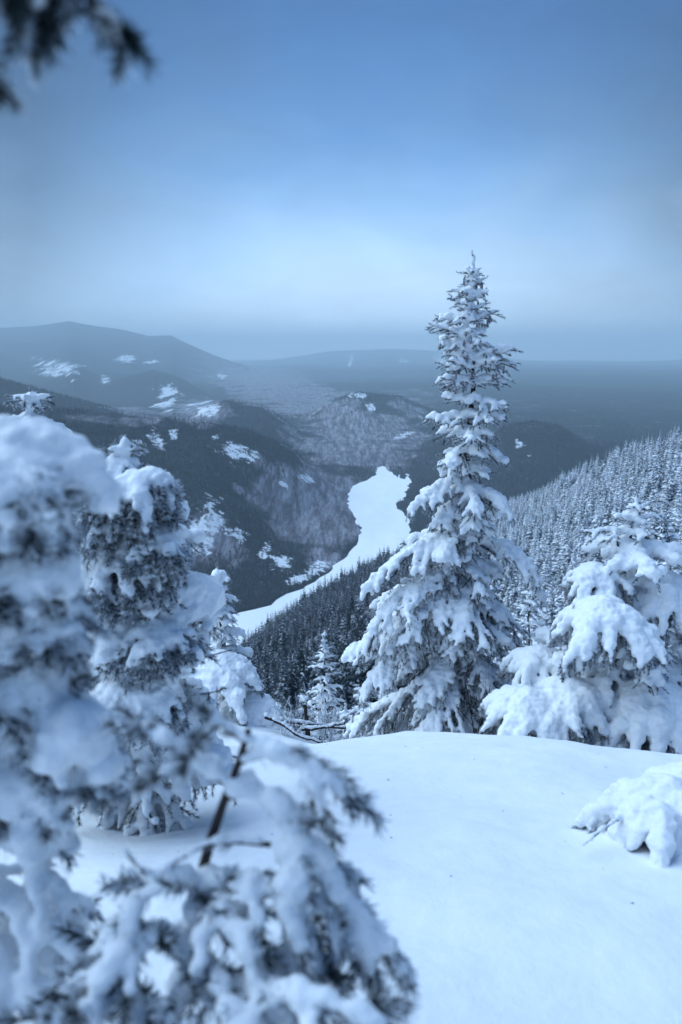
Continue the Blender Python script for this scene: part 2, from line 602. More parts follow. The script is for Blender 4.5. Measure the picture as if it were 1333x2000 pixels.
def build_foreground():
    xs = np.concatenate([np.linspace(-12, -3.2, 40)[:-1], np.linspace(-3.2, 3.2, 215), np.linspace(3.2, 12, 40)[1:]])
    ys = np.concatenate([np.linspace(-10, 0.3, 30)[:-1], np.linspace(0.3, 7.5, 260), np.linspace(7.5, 14, 50)[1:]])
    X, Y = np.meshgrid(xs, ys)
    Z = fg_ground(X, Y)
    nr, na = X.shape
    idx = np.arange(nr * na).reshape(nr, na)
    f = np.stack([idx[:-1, :-1], idx[:-1, 1:], idx[1:, 1:], idx[1:, :-1]], -1).reshape(-1, 4)
    o = link('snow_ground', mesh('snow_ground', np.stack([X, Y, Z], -1).reshape(-1, 3), f), M_SNOW)
    tag(o, kind='structure')


build_terrain()
build_foreground()


# ------------------------------------------------------------------ forest conifers
def conifer_mesh(name, seed, tiers, blades, mat, wid=0.17, full=1.0):
    """unit-high conifer: drooping ragged blades in tiers, snow caps lying on them"""
    g = np.random.default_rng(seed)
    V, Fc, S = [], [], []

    def tri(a, b_, c, s):
        i = len(V)
        V.extend([a, b_, c])
        S.extend([s] * 3)
        Fc.append((i, i + 1, i + 2))
    for k in range(tiers):
        t_ = k / (tiers - 1)
        h = 0.07 + 0.90 * t_
        rad = wid * (1 - t_) ** 0.85 * g.uniform(0.8, 1.15) + 0.010
        nb = max(4, int(blades * (1 - 0.45 * t_)))
        ph = g.uniform(0, 6.28)
        for j in range(nb):
            a = ph + j / nb * 6.283 + g.uniform(-.25, .25)
            rr = rad * g.uniform(0.45, 1.3)
            dz = -rr * g.uniform(0.25, 0.75)
            wd = rr * g.uniform(0.30, 0.46)
            ca, sa = math.cos(a), math.sin(a)
            r0 = rr * 0.08
            top = np.array([ca * r0, sa * r0, h])
            mid = np.array([ca * rr * .6, sa * rr * .6, h + dz * .38])
            tip = np.array([ca * rr, sa * rr, h + dz])
            lf = np.array([ca * rr * .55 - sa * wd, sa * rr * .55 + ca * wd, h + dz * .75])
            rt = np.array([ca * rr * .55 + sa * wd, sa * rr * .55 - ca * wd, h + dz * .75])
            s = (g.uniform(0.45, 1.1) if g.random() < .7 else g.uniform(0, .35)) * full
            tri(top, lf, mid, s)
            tri(top, mid, rt, s)
            tri(lf, tip, mid, s * .75)
            tri(mid, tip, rt, s * .75)
            # dark hanging underside
            un = np.array([ca * rr * .45, sa * rr * .45, h + dz - rr * 0.35])
            tri(lf, un, tip, g.uniform(0, .25))
            tri(rt, tip, un, g.uniform(0, .25))
    return V, Fc, S


def conifer_data(name, seed, tiers, blades, mat, wid, full=1.0, trunk=True):
    V, Fc, S = conifer_mesh(name, seed, tiers, blades, mat, wid, full)
    if trunk:
        V, Fc, S = list(V), list(Fc), list(S)
        i = len(V)
        for a in (0, 2.09, 4.19):
            V.append((0.012 * math.cos(a), 0.012 * math.sin(a), -0.05))
        V.append((0, 0, 0.9))
        S += [0] * 4
        Fc += [(i, i + 1, i + 3), (i + 1, i + 2, i + 3), (i + 2, i, i + 3)]
    me = mesh(name, V, Fc, False, {'snow': S})
    me.materials.append(mat)
    return me


def bare_data(name, seed):
    g = np.random.default_rng(seed)
    V, Fc = [], []

    def st(a, b_, w_):
        d = b_ - a
        n_ = np.array([d[1], -d[0], 0]) if abs(d[2]) < 1 * np.hypot(d[0], d[1]) else np.array([1.0, 0, 0])
        n_ = n_ / (np.linalg.norm(n_) + 1e-9) * w_
        m_ = np.array([0, 1.0, 0]) * w_
        for q in (n_, m_):
            i = len(V)
            V.extend([a - q, a + q, b_])
            Fc.append((i, i + 1, i + 2))
    for s_ in range(3):
        o_ = np.array([g.uniform(-.15, .15), g.uniform(-.15, .15), 0])
        top = o_ + np.array([g.uniform(-.05, .05), g.uniform(-.05, .05), g.uniform(.7, 1)])
        st(o_ - np.array([0, 0, .05]), top, 0.012)
        for q in range(7):
            f_ = g.uniform(.3, .9)
            p = o_ * (1 - f_) + top * f_
            a = g.uniform(0, 6.28)
            st(p, p + np.array([math.cos(a) * .13, math.sin(a) * .13, g.uniform(.1, .25)]), 0.008)
    me = mesh(name, V, Fc, False)
    me.materials.append(M_BARE)
    return me


def gn_scatter(name, pts, rots, scales, idx, variants):
    """one object whose geometry nodes set the variant meshes on its points"""
    me = bpy.data.meshes.new(name)
    n = len(pts)
    me.vertices.add(n)
    me.vertices.foreach_set('co', np.asarray(pts, np.float32).ravel())
    a = me.attributes.new('rot', 'FLOAT_VECTOR', 'POINT')
    a.data.foreach_set('vector', np.asarray(rots, np.float32).ravel())
    sc = np.asarray(scales, np.float32)
    if sc.ndim == 1:
        sc = np.stack([sc] * 3, -1)
    a = me.attributes.new('scl', 'FLOAT_VECTOR', 'POINT')
    a.data.foreach_set('vector', sc.ravel())
    a = me.attributes.new('vid', 'INT', 'POINT')
    a.data.foreach_set('value', np.asarray(idx, np.int32))
    o = link(name, me)
    ng = bpy.data.node_groups.new(name + '_nodes', 'GeometryNodeTree')
    ng.interface.new_socket('Geometry', in_out='INPUT', socket_type='NodeSocketGeometry')
    ng.interface.new_socket('Geometry', in_out='OUTPUT', socket_type='NodeSocketGeometry')
    gi = ng.nodes.new('NodeGroupInput')
    go = ng.nodes.new('NodeGroupOutput')
    mv = ng.nodes.new('GeometryNodeMeshToPoints')
    mv.inputs['Radius'].default_value = 0.0
    ip = ng.nodes.new('GeometryNodeInstanceOnPoints')
    ip.inputs['Pick Instance'].default_value = True
    jn = ng.nodes.new('GeometryNodeJoinGeometry')
    # join stacks links last first: link them in reverse so that vid keeps its meaning
    for vo in reversed(variants):
        oi = ng.nodes.new('GeometryNodeObjectInfo')
        oi.inputs['Object'].default_value = vo
        oi.inputs['As Instance'].default_value = False
        g2 = ng.nodes.new('GeometryNodeGeometryToInstance')
        ng.links.new(oi.outputs['Geometry'], g2.inputs[0])
        ng.links.new(g2.outputs[0], jn.inputs[0])

    def na(nm, ty):
        q = ng.nodes.new('GeometryNodeInputNamedAttribute')
        q.data_type = ty
        q.inputs['Name'].default_value = nm
        return q.outputs['Attribute']
    e2r = ng.nodes.new('FunctionNodeEulerToRotation')
    ng.links.new(na('rot', 'FLOAT_VECTOR'), e2r.inputs[0])
    ng.links.new(gi.outputs[0], mv.inputs['Mesh'])
    ng.links.new(mv.outputs[0], ip.inputs['Points'])
    ng.links.new(jn.outputs[0], ip.inputs['Instance'])
    ng.links.new(na('vid', 'INT'), ip.inputs['Instance Index'])
    ng.links.new(e2r.outputs[0], ip.inputs['Rotation'])
    ng.links.new(na('scl', 'FLOAT_VECTOR'), ip.inputs['Scale'])
    ng.links.new(ip.outputs[0], go.inputs[0])
    md = o.modifiers.new('scatter', 'NODES')
    md.node_group = ng
    return o


def src(me):
    return bpy.data.objects.new(me.name, me)      # never linked to the scene: only a source for the nodes


DARK = [src(conifer_data('dusted_conifer_%d' % i, 20 + i, 12, 8, M_FDARK, 0.125 + 0.02 * i)) for i in range(4)]
FROST = [src(conifer_data('frosted_conifer_%d' % i, 40 + i, 14, 9, M_FFROST, 0.125 + 0.02 * i)) for i in range(4)]
FAR = [src(conifer_data('far_conifer_%d' % i, 60 + i, 7, 5, M_FFAR, 0.17 + 0.03 * i)) for i in range(3)]
BARE = [src(bare_data('bare_tree_%d' % i, 80 + i)) for i in range(3)]


def jitter_grid(x0, x1, y0, y1, s):
    xs = np.arange(x0, x1, s)
    ys = np.arange(y0, y1, s)
    X, Y = np.meshgrid(xs, ys)
    X = X + rng.uniform(-.5, .5, X.shape) * s
    Y = Y + rng.uniform(-.5, .5, X.shape) * s
    return X.ravel(), Y.ravel()


def in_view(x, y, z, mx=60, my=80):
    px, py, dep = proj(x, y, z)
    return (dep > 0) & (px > -mx) & (px < 1333 + mx) & (py < 2000) & (py > -200)


def visible(x, y, z, h):
    """tree top seen from the camera over the terrain and the foreground crest"""
    ok = np.ones(x.shape, bool)
    zt = z + h
    for f_ in (0.3, 0.5, 0.62, 0.72, 0.8, 0.86, 0.91, 0.95, 0.98):
        zz = CAMZ + (zt - CAMZ) * f_
        ok &= terrain(x * f_, y * f_) < zz + 1.0
    return ok


NEAR_PTS = []
# near hillside
x, y = jitter_grid(-260, 420, 30, 640, 4.1)
x2, y2 = jitter_grid(-25, 45, 10.5, 60, 2.1)
x, y = np.concatenate([x, x2]), np.concatenate([y, y2])
z, isn = terrain(x, y, True)
r = np.hypot(x, y)
keep = isn & in_view(x, y, z) & (r > 12) & (rng.random(x.size) < np.clip(0.95 + 1.1 * fbm(x / 22, y / 22, 3), .25, .97))
x, y, z, r = x[keep], y[keep], z[keep], r[keep]
px, py, dep = proj(x, y, z)
h = (7.0 + 11.0 * rng.random(x.size) ** 1.8) * np.clip(0.22 + r / 170, 0.3, 1.0)
keep = visible(x, y, z, h) & ~((px < 560) & (r < 130))
x, y, z, r, px, py, h = (q[keep] for q in (x, y, z, r, px, py, h))
frost = (px + 90 * fbm(x / 40, y / 40, 2) > 850) | ((px > 760) & (rng.random(x.size) < 0.4))
order = np.argsort(-(h / r))
print('near hillside trees', x.size)
h = np.where(frost, np.minimum(h, 6 + 3.5 * rng.random(h.size)), h)
left_i = [i for i in order if not frost[i]][:140]
right_i = [i for i in order if frost[i]][:150]
picked = np.zeros(x.size, bool)
picked[left_i] = True
picked[right_i] = True
rest = ~picked
for fr, nm, vs in ((False, 'distant_dusted_forest', DARK + BARE[:1]), (True, 'distant_frosted_forest', FROST)):
    s = rest & (frost == fr)
    n = s.sum()
    o = gn_scatter(nm, np.stack([x[s], y[s], z[s]], -1), np.stack([np.zeros(n), np.zeros(n), rng.uniform(0, 6.28, n)], -1),
                   np.stack([(h[s] ** .6 * 2.4) * rng.uniform(.6, 1.45, n)] * 2 + [h[s] * rng.uniform(.7, 1.2, n)], -1), rng.integers(0, 5 if not fr else 4, n), vs)
    tag(o, 'frosted conifers packed on the right hillside' if fr else 'dark snow dusted conifers packed on the slope above the lake', 'forest', kind='stuff')


def trunk_data(name):
    V, Fc = [], []
    n = 6
    for k, (zz, rr) in enumerate(((-0.08, 0.016), (0.4, 0.011), (0.93, 0.002))):
        for a in range(n):
            V.append((rr * math.cos(a * 6.283 / n), rr * math.sin(a * 6.283 / n), zz))
    for k in range(2):
        for a in range(n):
            Fc.append((k * n + a, k * n + (a + 1) % n, (k + 1) * n + (a + 1) % n, (k + 1) * n + a))
    me = mesh(name, V, Fc)
    me.materials.append(M_BARK)
    return me


TRK = trunk_data('conifer_trunk')
CR_D = [conifer_data('dusted_crown_%d' % i, 120 + i, 22, 13, M_FDARK, 0.125 + 0.02 * i, trunk=False) for i in range(4)]
CR_F = [conifer_data('frosted_crown_%d' % i, 140 + i, 22, 13, M_FFROST, 0.125 + 0.02 * i, trunk=False) for i in range(4)]
for lst, crs, lab, grp in ((left_i, CR_D, 'dark snow dusted conifer in the dense stand sloping down to the white lake', 'snow dusted conifers on the slope above the lake'),
                           (right_i, CR_F, 'frost covered conifer in the pale forest on the right hillside', 'frosted conifers on the right hillside')):
    for q, i in enumerate(lst):
        e = bpy.data.objects.new('conifer', None)
        COL.objects.link(e)
        e.location = (x[i], y[i], z[i])
        e.rotation_euler = (rng.uniform(-.03, .03), rng.uniform(-.03, .03), rng.uniform(0, 6.28))
        e.scale = (h[i] * rng.uniform(.65, 1.3), h[i] * rng.uniform(.65, 1.3), h[i] * rng.uniform(.75, 1.15))
        tag(e, lab, 'conifer', grp)
        link('crown', crs[q % 4], None, e)
        link('trunk', TRK, None, e)

# far hills: conifers and bare trees as masses
PX, PY, PZ, PH, PK = [], [], [], [], []
for (x0, x1, y0, y1, s, hh) in ((-620, 160, 540, 1500, 6.2, (5, 8.5)), (-1000, 900, 1350, 2500, 11.5, (6, 10)), (150, 900, 700, 1700, 9.5, (6, 10))):
    x, y = jitter_grid(x0, x1, y0, y1, s)
    z, isn = terrain(x, y, True)
    px, py, dep = proj(x, y, z)
    keep = (~isn) & in_view(x, y, z, 20) & (sd_poly(x, y, LAKE) > 3)
    x, y, z, px, py = (q[keep] for q in (x, y, z, px, py))
    sl = pmask(px, py, SLABS) + 0.9 * fbm(x / 28, y / 28, 4)
    hd = pmask(px, py, HARDS) + 0.7 * fbm(x / 80, y / 80, 4)
    k = np.where(hd > 0.5, 1, 0)
    pr = np.where(sl > 0.85, 0.06, np.where(k == 1, 0.55, 0.95))
    keep = (rng.random(x.size) < pr)
    x, y, z, k = x[keep], y[keep], z[keep], k[keep]
    h = rng.uniform(*hh, x.size)
    keep = visible(x, y, z, h)
    PX.append(x[keep]); PY.append(y[keep]); PZ.append(z[keep]); PH.append(h[keep]); PK.append(k[keep])
x, y, z, h, k = (np.concatenate(q) for q in (PX, PY, PZ, PH, PK))
print('far trees', x.size)
for kk, nm, vs, lab in ((0, 'far_conifer_forest', FAR, 'dark conifer forest covering the far hillsides across the lake'),
                        (1, 'bare_hardwood_forest', BARE, 'purple grey leafless hardwood forest on the far slopes by the lake')):
    s = k == kk
    n = s.sum()
    o = gn_scatter(nm, np.stack([x[s], y[s], z[s]], -1), np.stack([np.zeros(n), np.zeros(n), rng.uniform(0, 6.28, n)], -1),
                   np.stack([h[s] * 1.1, h[s] * 1.1, h[s]], -1), rng.integers(0, 3, n), vs)
    tag(o, lab, 'forest', kind='stuff')

# ------------------------------------------------------------------ snow laden conifers of the foreground
_bm = bmesh.new()
bmesh.ops.create_icosphere(_bm, subdivisions=1, radius=1.0)
ICO_V = np.array([v.co[:] for v in _bm.verts])
ICO_F = np.array([[v.index for v in f.verts] for f in _bm.faces])
_bm.free()


def twig_mesh(seed, n, length, nl, nw, rime=1.0):
    """bottle brush of needles round a 1 unit twig piece along +Z, rime at the tips"""
    g = np.random.default_rng(seed)
    V, Fc, S = [], [], []
    for i in range(n):
        t_ = g.uniform(0, length)
        a = g.uniform(0, 6.283)
        out = np.array([math.cos(a), math.sin(a), 0])
        tan = np.array([-math.sin(a), math.cos(a), 0])
        l_ = nl * g.uniform(.7, 1.15)
        base = np.array([0, 0, t_])
        tip = base + out * l_ * .82 + np.array([0, 0, l_ * .6])
        k = len(V)
        V.extend([base - tan * nw, base + tan * nw, tip + tan * nw * .4, tip - tan * nw * .4])
        tp = g.uniform(0.4, 1.0)
        tp = tp * rime - (1 - rime) * .3
        S.extend([-(1 - rime) * .3] * 2 + [tp, tp])
        Fc.append((k, k + 1, k + 2, k + 3))
    me = mesh('needle_spray', V, Fc, False, {'rime': S})
    me.materials.append(M_NEEDLE)
    return me


SPRAY = [src(twig_mesh(300 + i, 38, 0.048, 0.020, 0.0016)) for i in range(3)] + [src(twig_mesh(310, 40, 0.048, 0.020, 0.0016, 0.1))]  # last spray: dark, nearly unrimed needles, made for limbs in silhouette


def nrm(v):
    return v / (np.linalg.norm(v) + 1e-12)


class Tree:
    def __init__(self, seed):
        self.g = np.random.default_rng(seed)
        self.wood = []      # list of branch groups: each list of (polyline, r0, r1)
        self.needle = []    # pos, dir
        self.blob = []      # x,y,z,rx,rz
        self.cones = []
        self.ns = 1.0
        self.nd = 1.0
        self.bare = .06
        self.tmin = .045

    def path(self, p0, az, p1, p2, L, n, wander=0.06):
        g = self.g
        pts = [np.array(p0, float)]
        st = L / n
        a = az
        for i in range(n):
            f_ = (i + .5) / n
            a += g.normal(0, wander)
            pt = p1 + (p2 - p1) * f_ ** 0.8
            pts.append(pts[-1] + st * np.array([math.cos(a) * math.cos(pt), math.sin(a) * math.cos(pt), math.sin(pt)]))
        return np.array(pts)

    def needles_on(self, pts, step=0.032, start=0.0):
        seg = np.diff(pts, axis=0)
        ln = np.linalg.norm(seg, axis=1)
        tot = ln.sum()
        s = start * tot
        cum = np.concatenate([[0], np.cumsum(ln)])
        while s < tot:
            k = min(np.searchsorted(cum, s, 'right') - 1, len(seg) - 1)
            d = seg[k] / (ln[k] + 1e-9)
            self.needle.append((*(pts[k] + d * (s - cum[k])), *(d + self.g.normal(0, .12, 3)), self.ns, self.g.random() < self.bare))
            s += step * self.nd

    def snow_on(self, pts, r0, r1, lift=0.6, flat=0.8, gap=0.0, start=0.0):
        g = self.g
        seg = np.diff(pts, axis=0)
        ln = np.linalg.norm(seg, axis=1)
        tot = ln.sum()
        cum = np.concatenate([[0], np.cumsum(ln)])
        s = start * tot
        while s <= tot:
            f_ = s / tot
            r = (r0 + (r1 - r0) * f_) * g.uniform(.6, 1.35)
            k = min(np.searchsorted(cum, s, 'right') - 1, len(seg) - 1)
            d = seg[k] / (ln[k] + 1e-9)
            p = pts[k] + d * (s - cum[k])
            if g.random() > gap:
                self.blob.append((p[0] + g.normal(0, .15 * r), p[1] + g.normal(0, .15 * r), p[2] + r * lift, r, r * flat))
            s += max(r * 0.62, 0.004)

    def branch(self, p0, az, pt0, pt1, L, load, dens=1.0, wood_r=0.008, sub=True, pts=None, nstep=0.034, gap=0.1, tw=0.5, heavy=0.0):
        g = self.g
        if pts is None:
            n = max(4, int(L / 0.07))
            pts = self.path(p0, az, pt0, pt1, L, n)
        else:
            pts = np.asarray(pts, float)
            L = np.linalg.norm(np.diff(pts, axis=0), axis=1).sum()
        grp = [(pts, wood_r, wood_r * .3)]
        seg = np.diff(pts, axis=0)
        ln = np.linalg.norm(seg, axis=1)
        cum = np.concatenate([[0], np.cumsum(ln)])
        self.needles_on(pts, nstep, 0.15)
        self.snow_on(pts, load * (0.019 + heavy * .8), load * 0.012, gap=gap, start=0.05)
        sp = 0.052 / dens
        s = 0.10 * L + sp * g.random()
        side = 1
        while s < L * 0.97:
            k = min(np.searchsorted(cum, s, 'right') - 1, len(seg) - 1)
            d = seg[k] / ln[k]
            p = pts[k] + d * (s - cum[k])
            a = math.atan2(d[1], d[0])
            pit = math.asin(np.clip(d[2], -1, 1))
            f_ = s / L
            tl = tw * L * (1 - f_) ** .7 * min(1, .35 + f_ * 2.0) * g.uniform(.6, 1.1) + self.tmin
            ta = a + side * g.uniform(.6, 1.05)
            tp = pit * .6 - g.uniform(.05, .35)
            tpts = self.path(p, ta, tp, tp - g.uniform(.1, .5), tl, max(2, int(tl / .05)), .10)
            grp.append((tpts, wood_r * .45, wood_r * .2))
            self.needles_on(tpts, nstep)
            snowy = g.random() > gap
            if snowy:
                self.snow_on(tpts, load * (.014 + heavy * .6), load * .008, gap=gap * .6)
            if sub and tl > .13:
                s2 = .05
                sd2 = 1
                while s2 < tl * .95:
                    k2 = min(int(s2 / tl * (len(tpts) - 1)), len(tpts) - 2)
                    q = tpts[k2] + (tpts[k2 + 1] - tpts[k2]) * (s2 / tl * (len(tpts) - 1) - k2)
                    l2 = .45 * (tl - s2) * g.uniform(.6, 1.1) + .03
                    a2 = ta + sd2 * g.uniform(.6, 1.0)
                    p2 = self.path(q, a2, tp - .2, tp - .6, l2, 2, .1)
                    self.needles_on(p2, nstep)
                    if snowy and g.random() > gap:
                        self.snow_on(p2, load * (.011 + heavy * .35), load * .007, gap=gap * .5)
                    s2 += .055 / dens
                    sd2 = -sd2
            s += sp * g.uniform(.8, 1.2)
            side = -side
        self.wood.append(grp)
        return pts


def tube(polys, ns=6):
    V, Fc = [], []
    for pts, r0, r1 in polys:
        n = len(pts)
        base = len(V)
        for i in range(n):
            d = nrm(pts[min(i + 1, n - 1)] - pts[max(i - 1, 0)])
            u = nrm(np.cross(d, [0.31, 0.17, 0.93])) if abs(d[2]) < .9 else nrm(np.cross(d, [1, 0, 0.1]))
            v = np.cross(d, u)
            r = r0 + (r1 - r0) * i / (n - 1)
            for a in range(ns):
                c, s = math.cos(a * 6.2832 / ns), math.sin(a * 6.2832 / ns)
                V.append(pts[i] + (u * c + v * s) * r)
        for i in range(n - 1):
            for a in range(ns):
                Fc.append((base + i * ns + a, base + i * ns + (a + 1) % ns, base + (i + 1) * ns + (a + 1) % ns, base + (i + 1) * ns + a))
    return V, Fc


def snow_mesh(name, blobs, voxel, smooth=2, ns=1.0):
    B = np.asarray(blobs)
    n = len(B)
    g = np.random.default_rng(n)
    # random spin of the template per blob
    th = g.uniform(0, 6.28, n)
    c, s = np.cos(th), np.sin(th)
    V = ICO_V[None] * 1.08
    X = V[..., 0] * c[:, None] - V[..., 1] * s[:, None]
    Y = V[..., 0] * s[:, None] + V[..., 1] * c[:, None]
    Z = np.broadcast_to(V[..., 2], X.shape)
    P = np.stack([B[:, 0:1] + X * B[:, 3:4], B[:, 1:2] + Y * B[:, 3:4], B[:, 2:3] + Z * B[:, 4:5]], -1).reshape(-1, 3)
    Fc = (ICO_F[None] + (np.arange(n) * len(ICO_V))[:, None, None]).reshape(-1, 3)
    me = mesh(name, P, Fc)
    o = link(name, me)
    md = o.modifiers.new('r', 'REMESH')
    md.mode = 'VOXEL'
    md.voxel_size = voxel
    md.use_smooth_shade = True
    if smooth:
        ms = o.modifiers.new('s', 'SMOOTH')
        ms.iterations = smooth
        ms.factor = 0.5
    tx = bpy.data.textures.get('snow_lumps') or bpy.data.textures.new('snow_lumps', 'CLOUDS')
    tx.noise_scale = 0.026
    tx.noise_depth = 3
    dp = o.modifiers.new('d', 'DISPLACE')
    dp.texture = tx
    dp.texture_coords = 'LOCAL'
    dp.strength = voxel * 2.0
    dp.mid_level = 0.5
    dg = bpy.context.evaluated_depsgraph_get()
    me2 = bpy.data.meshes.new_from_object(o.evaluated_get(dg))
    me2.name = name
    bpy.data.objects.remove(o)
    bpy.data.meshes.remove(me)
    return me2


def finish(T, name, root_loc, label, cat, group=None, trunk=None, voxel=0.012, needle_scale=1.0, snow_name='snow_load', smooth=2):
    root = bpy.data.objects.new(name, None)
    COL.objects.link(root)
    root.location = root_loc
    tag(root, label, cat, group)
    off = np.array(root_loc, float)
    if trunk is not None:
        V, Fc = tube([(trunk[0] - off, trunk[1], trunk[2])], 10)
        link('trunk', mesh('trunk', V, Fc), M_BARK, root)
    small = [q for grp in T.wood if len(grp) == 1 for q in grp]
    big = [grp for grp in T.wood if len(grp) > 1]
    if small:
        V, Fc = tube([(p - off, a, b_) for p, a, b_ in small], 4)
        link('twigs', mesh('twigs', V, Fc), M_BARK, root)['kind'] = 'stuff'
    for grp in big:
        V, Fc = tube([(p - off, a, b_) for p, a, b_ in grp], 4)
        link('branch', mesh('branch', V, Fc), M_BARK, root)
    if T.needle:
        A = np.array(T.needle)
        pos = A[:, :3] - off
        D = A[:, 3:6]
        D /= np.linalg.norm(D, axis=1)[:, None]
        # rotation carrying +Z to D: euler (0, pitch, yaw)
        pitch = np.arccos(np.clip(D[:, 2], -1, 1))
        yaw = np.arctan2(D[:, 1], D[:, 0])
        n = len(A)
        o = gn_scatter('foliage', pos, np.stack([np.zeros(n), pitch, yaw], -1), T.g.uniform(.8, 1.25, n) * needle_scale * A[:, 6], np.where(A[:, 7] > .5, 3, T.g.integers(0, 3, n)), SPRAY)
        o.parent = root
        tag(o, kind='stuff')
    if T.blob:
        B = np.array(T.blob)
        B[:, :3] -= off
        me = snow_mesh(snow_name, B, voxel, smooth)
        link(snow_name, me, M_CAP, root)
        print(name, 'needles', len(T.needle), 'blobs', len(T.blob), 'snow faces', len(me.polygons), 'branches', len(T.wood))
    for p, hh, rr in T.cones:
        V, Fc = [], []
        prof = [(0, .4), (.15, .9), (.5, 1), (.8, .8), (1, .2)]
        for f_, q in prof:
            for a in range(7):
                V.append((p[0] - off[0] + rr * q * math.cos(a * .8976), p[1] - off[1] + rr * q * math.sin(a * .8976), p[2] - off[2] + hh * f_))
        for i in range(4):
            for a in range(7):
                Fc.append((i * 7 + a, i * 7 + (a + 1) % 7, (i + 1) * 7 + (a + 1) % 7, (i + 1) * 7 + a))
        link('cone', mesh('cone', V, Fc), M_CONE, root)
    return root


def fir(seed, base, apex, prof, load, whorl=0.10, nb=6, dens=1.0, gap=0.12, pitch=lambda h: (0.5, 0.1), start=0.04, tw=.5, heavy=lambda h: 0, trunk_r=0.05, sub=True):
    """prof(h) -> (left, right, depth) branch reach in metres at height fraction h"""
    T = Tree(seed)
    g = T.g
    base = np.array(base, float)
    apex = np.array(apex, float)
    H = apex[2] - base[2]
    n = 14
    tp = np.array([base + (apex - base) * i / n + np.array([g.normal(0, .006 * H), g.normal(0, .006 * H), 0]) * (0 < i < n) for i in range(n + 1)])
    z = start * H
    while z < H * 0.985:
        h_ = z / H
        k = min(int(h_ * n), n - 1)
        p = tp[k] + (tp[k + 1] - tp[k]) * (h_ * n - k)
        l_, r_, d_ = prof(h_)
        m_ = max(3, int(round(nb * (1 if h_ < .85 else .7))))
        ph = g.uniform(0, 6.28)
        for j in range(m_):
            a = ph + j * 6.283 / m_ + g.uniform(-.3, .3)
            cx = math.cos(a)
            reach = abs(cx) ** 1.2 * (r_ if cx > 0 else l_) + (1 - abs(cx) ** 1.2) * d_
            reach *= g.uniform(.5, 1.18) if g.random() < .8 else g.uniform(.25, .5)
            p0_, p1_ = pitch(h_)
            L_ = reach / max(.45, math.cos((p0_ + p1_) / 2))
            T.branch(p, a, p0_ + g.normal(0, .08), p1_ + g.normal(0, .12), max(L_, .05), load(h_) * g.uniform(.6, 1.25), dens, 0.004 + .010 * (1 - h_), sub, gap=gap, tw=tw, heavy=heavy(h_) * g.uniform(.2, 1.3))
        z += whorl * g.uniform(.8, 1.2) * (1 if h_ < .8 else .58)
    T.needles_on(tp[-4:], .03)
    T.snow_on(tp[-3:], .020, .016, lift=.1, flat=1.3, gap=.25)
    return T, (tp, trunk_r, .006)


def onground(px, py, D, sink=0.05):
    p = pix(px, py, D)
    p[2] = float(fg_ground(np.array(p[0]), np.array(p[1]))) - sink
    return p


def pl(tab):
    hs = [q[0] for q in tab]
    return lambda h_: tuple(np.interp(h_, hs, [q[i] for q in tab]) for i in range(1, len(tab[0])))


def pf(tab):
    return lambda h_: float(np.interp(h_, [q[0] for q in tab], [q[1] for q in tab]))


# 1 the tall fir
D1 = 5.5
b1 = onground(905, 1470, D1)
a1 = pix(925, 502, D1)
T, tk = fir(1, b1, a1,
            pl([(0, .65, .5, .5), (.12, 1.0, .66, .62), (.3, 1.1, .72, .66), (.40, .85, .66, .58), (.5, .52, .46, .45), (.62, .40, .38, .37), (.72, .38, .37, .34), (.8, .26, .31, .26),
                (.86, .22, .24, .21), (.9, .16, .16, .15), (.94, .10, .10, .10), (.97, .05, .05, .05), (1, .025, .025, .03)]),
            pf([(0, 1.2), (.5, 1.4), (.75, 1.6), (.85, 1.7), (1, 1.4)]), whorl=.145, nb=6, dens=1.0, gap=.24,
            pitch=lambda h_: (np.interp(h_, [0, .5, .75, 1], [-.25, 0.0, .15, .7]), np.interp(h_, [0, .3, .6, .8, 1], [-.85, -.8, -.5, .1, .8])),
            heavy=pf([(0, .034), (.5, .040), (.7, .026), (.8, .012), (.92, .006), (1, 0)]), trunk_r=.06)
for P_, hv_ in (([(918, 1040, 5.5), (865, 1050, 5.4), (800, 1080, 5.3), (745, 1120, 5.25), (705, 1165, 5.2)], .03),
                ([(914, 1130, 5.5), (850, 1130, 5.3), (780, 1165, 5.2), (735, 1220, 5.1), (712, 1275, 5.1)], .034),
                ([(912, 1225, 5.5), (840, 1215, 5.4), (775, 1255, 5.3), (730, 1320, 5.2), (705, 1370, 5.2)], .03),
                ([(914, 940, 5.5), (870, 945, 5.4), (830, 970, 5.3), (800, 1005, 5.25)], .024),
                ([(930, 1060, 5.5), (990, 1065, 5.4), (1035, 1110, 5.3), (1062, 1175, 5.3)], .03)):
    q_ = [pix(*p) for p in P_]
    q_ = np.stack([np.interp(np.linspace(0, len(q_) - 1, 18), range(len(q_)), [p[k] for p in q_]) for k in range(3)], -1)
    T.branch(None, 0, 0, 0, 0, 1.2, .9, .011, True, pts=q_, gap=.12, tw=.42, heavy=hv_)
g = T.g
for i in range(46):
    h_ = g.uniform(.74, .95)
    p = b1 + (a1 - b1) * h_
    rr = np.interp(h_, [.74, .86, .95], [.3, .22, .08]) * g.uniform(.2, .95)
    a = g.uniform(0, 6.28)
    T.cones.append((p + np.array([rr * math.cos(a), rr * math.sin(a), g.uniform(0, .05)]), g.uniform(.05, .075), .011))
finish(T, 'fir_tree', b1, 'tall narrow snow laden fir with upright cones near its pointed tip', 'fir tree', trunk=tk, voxel=.0115)



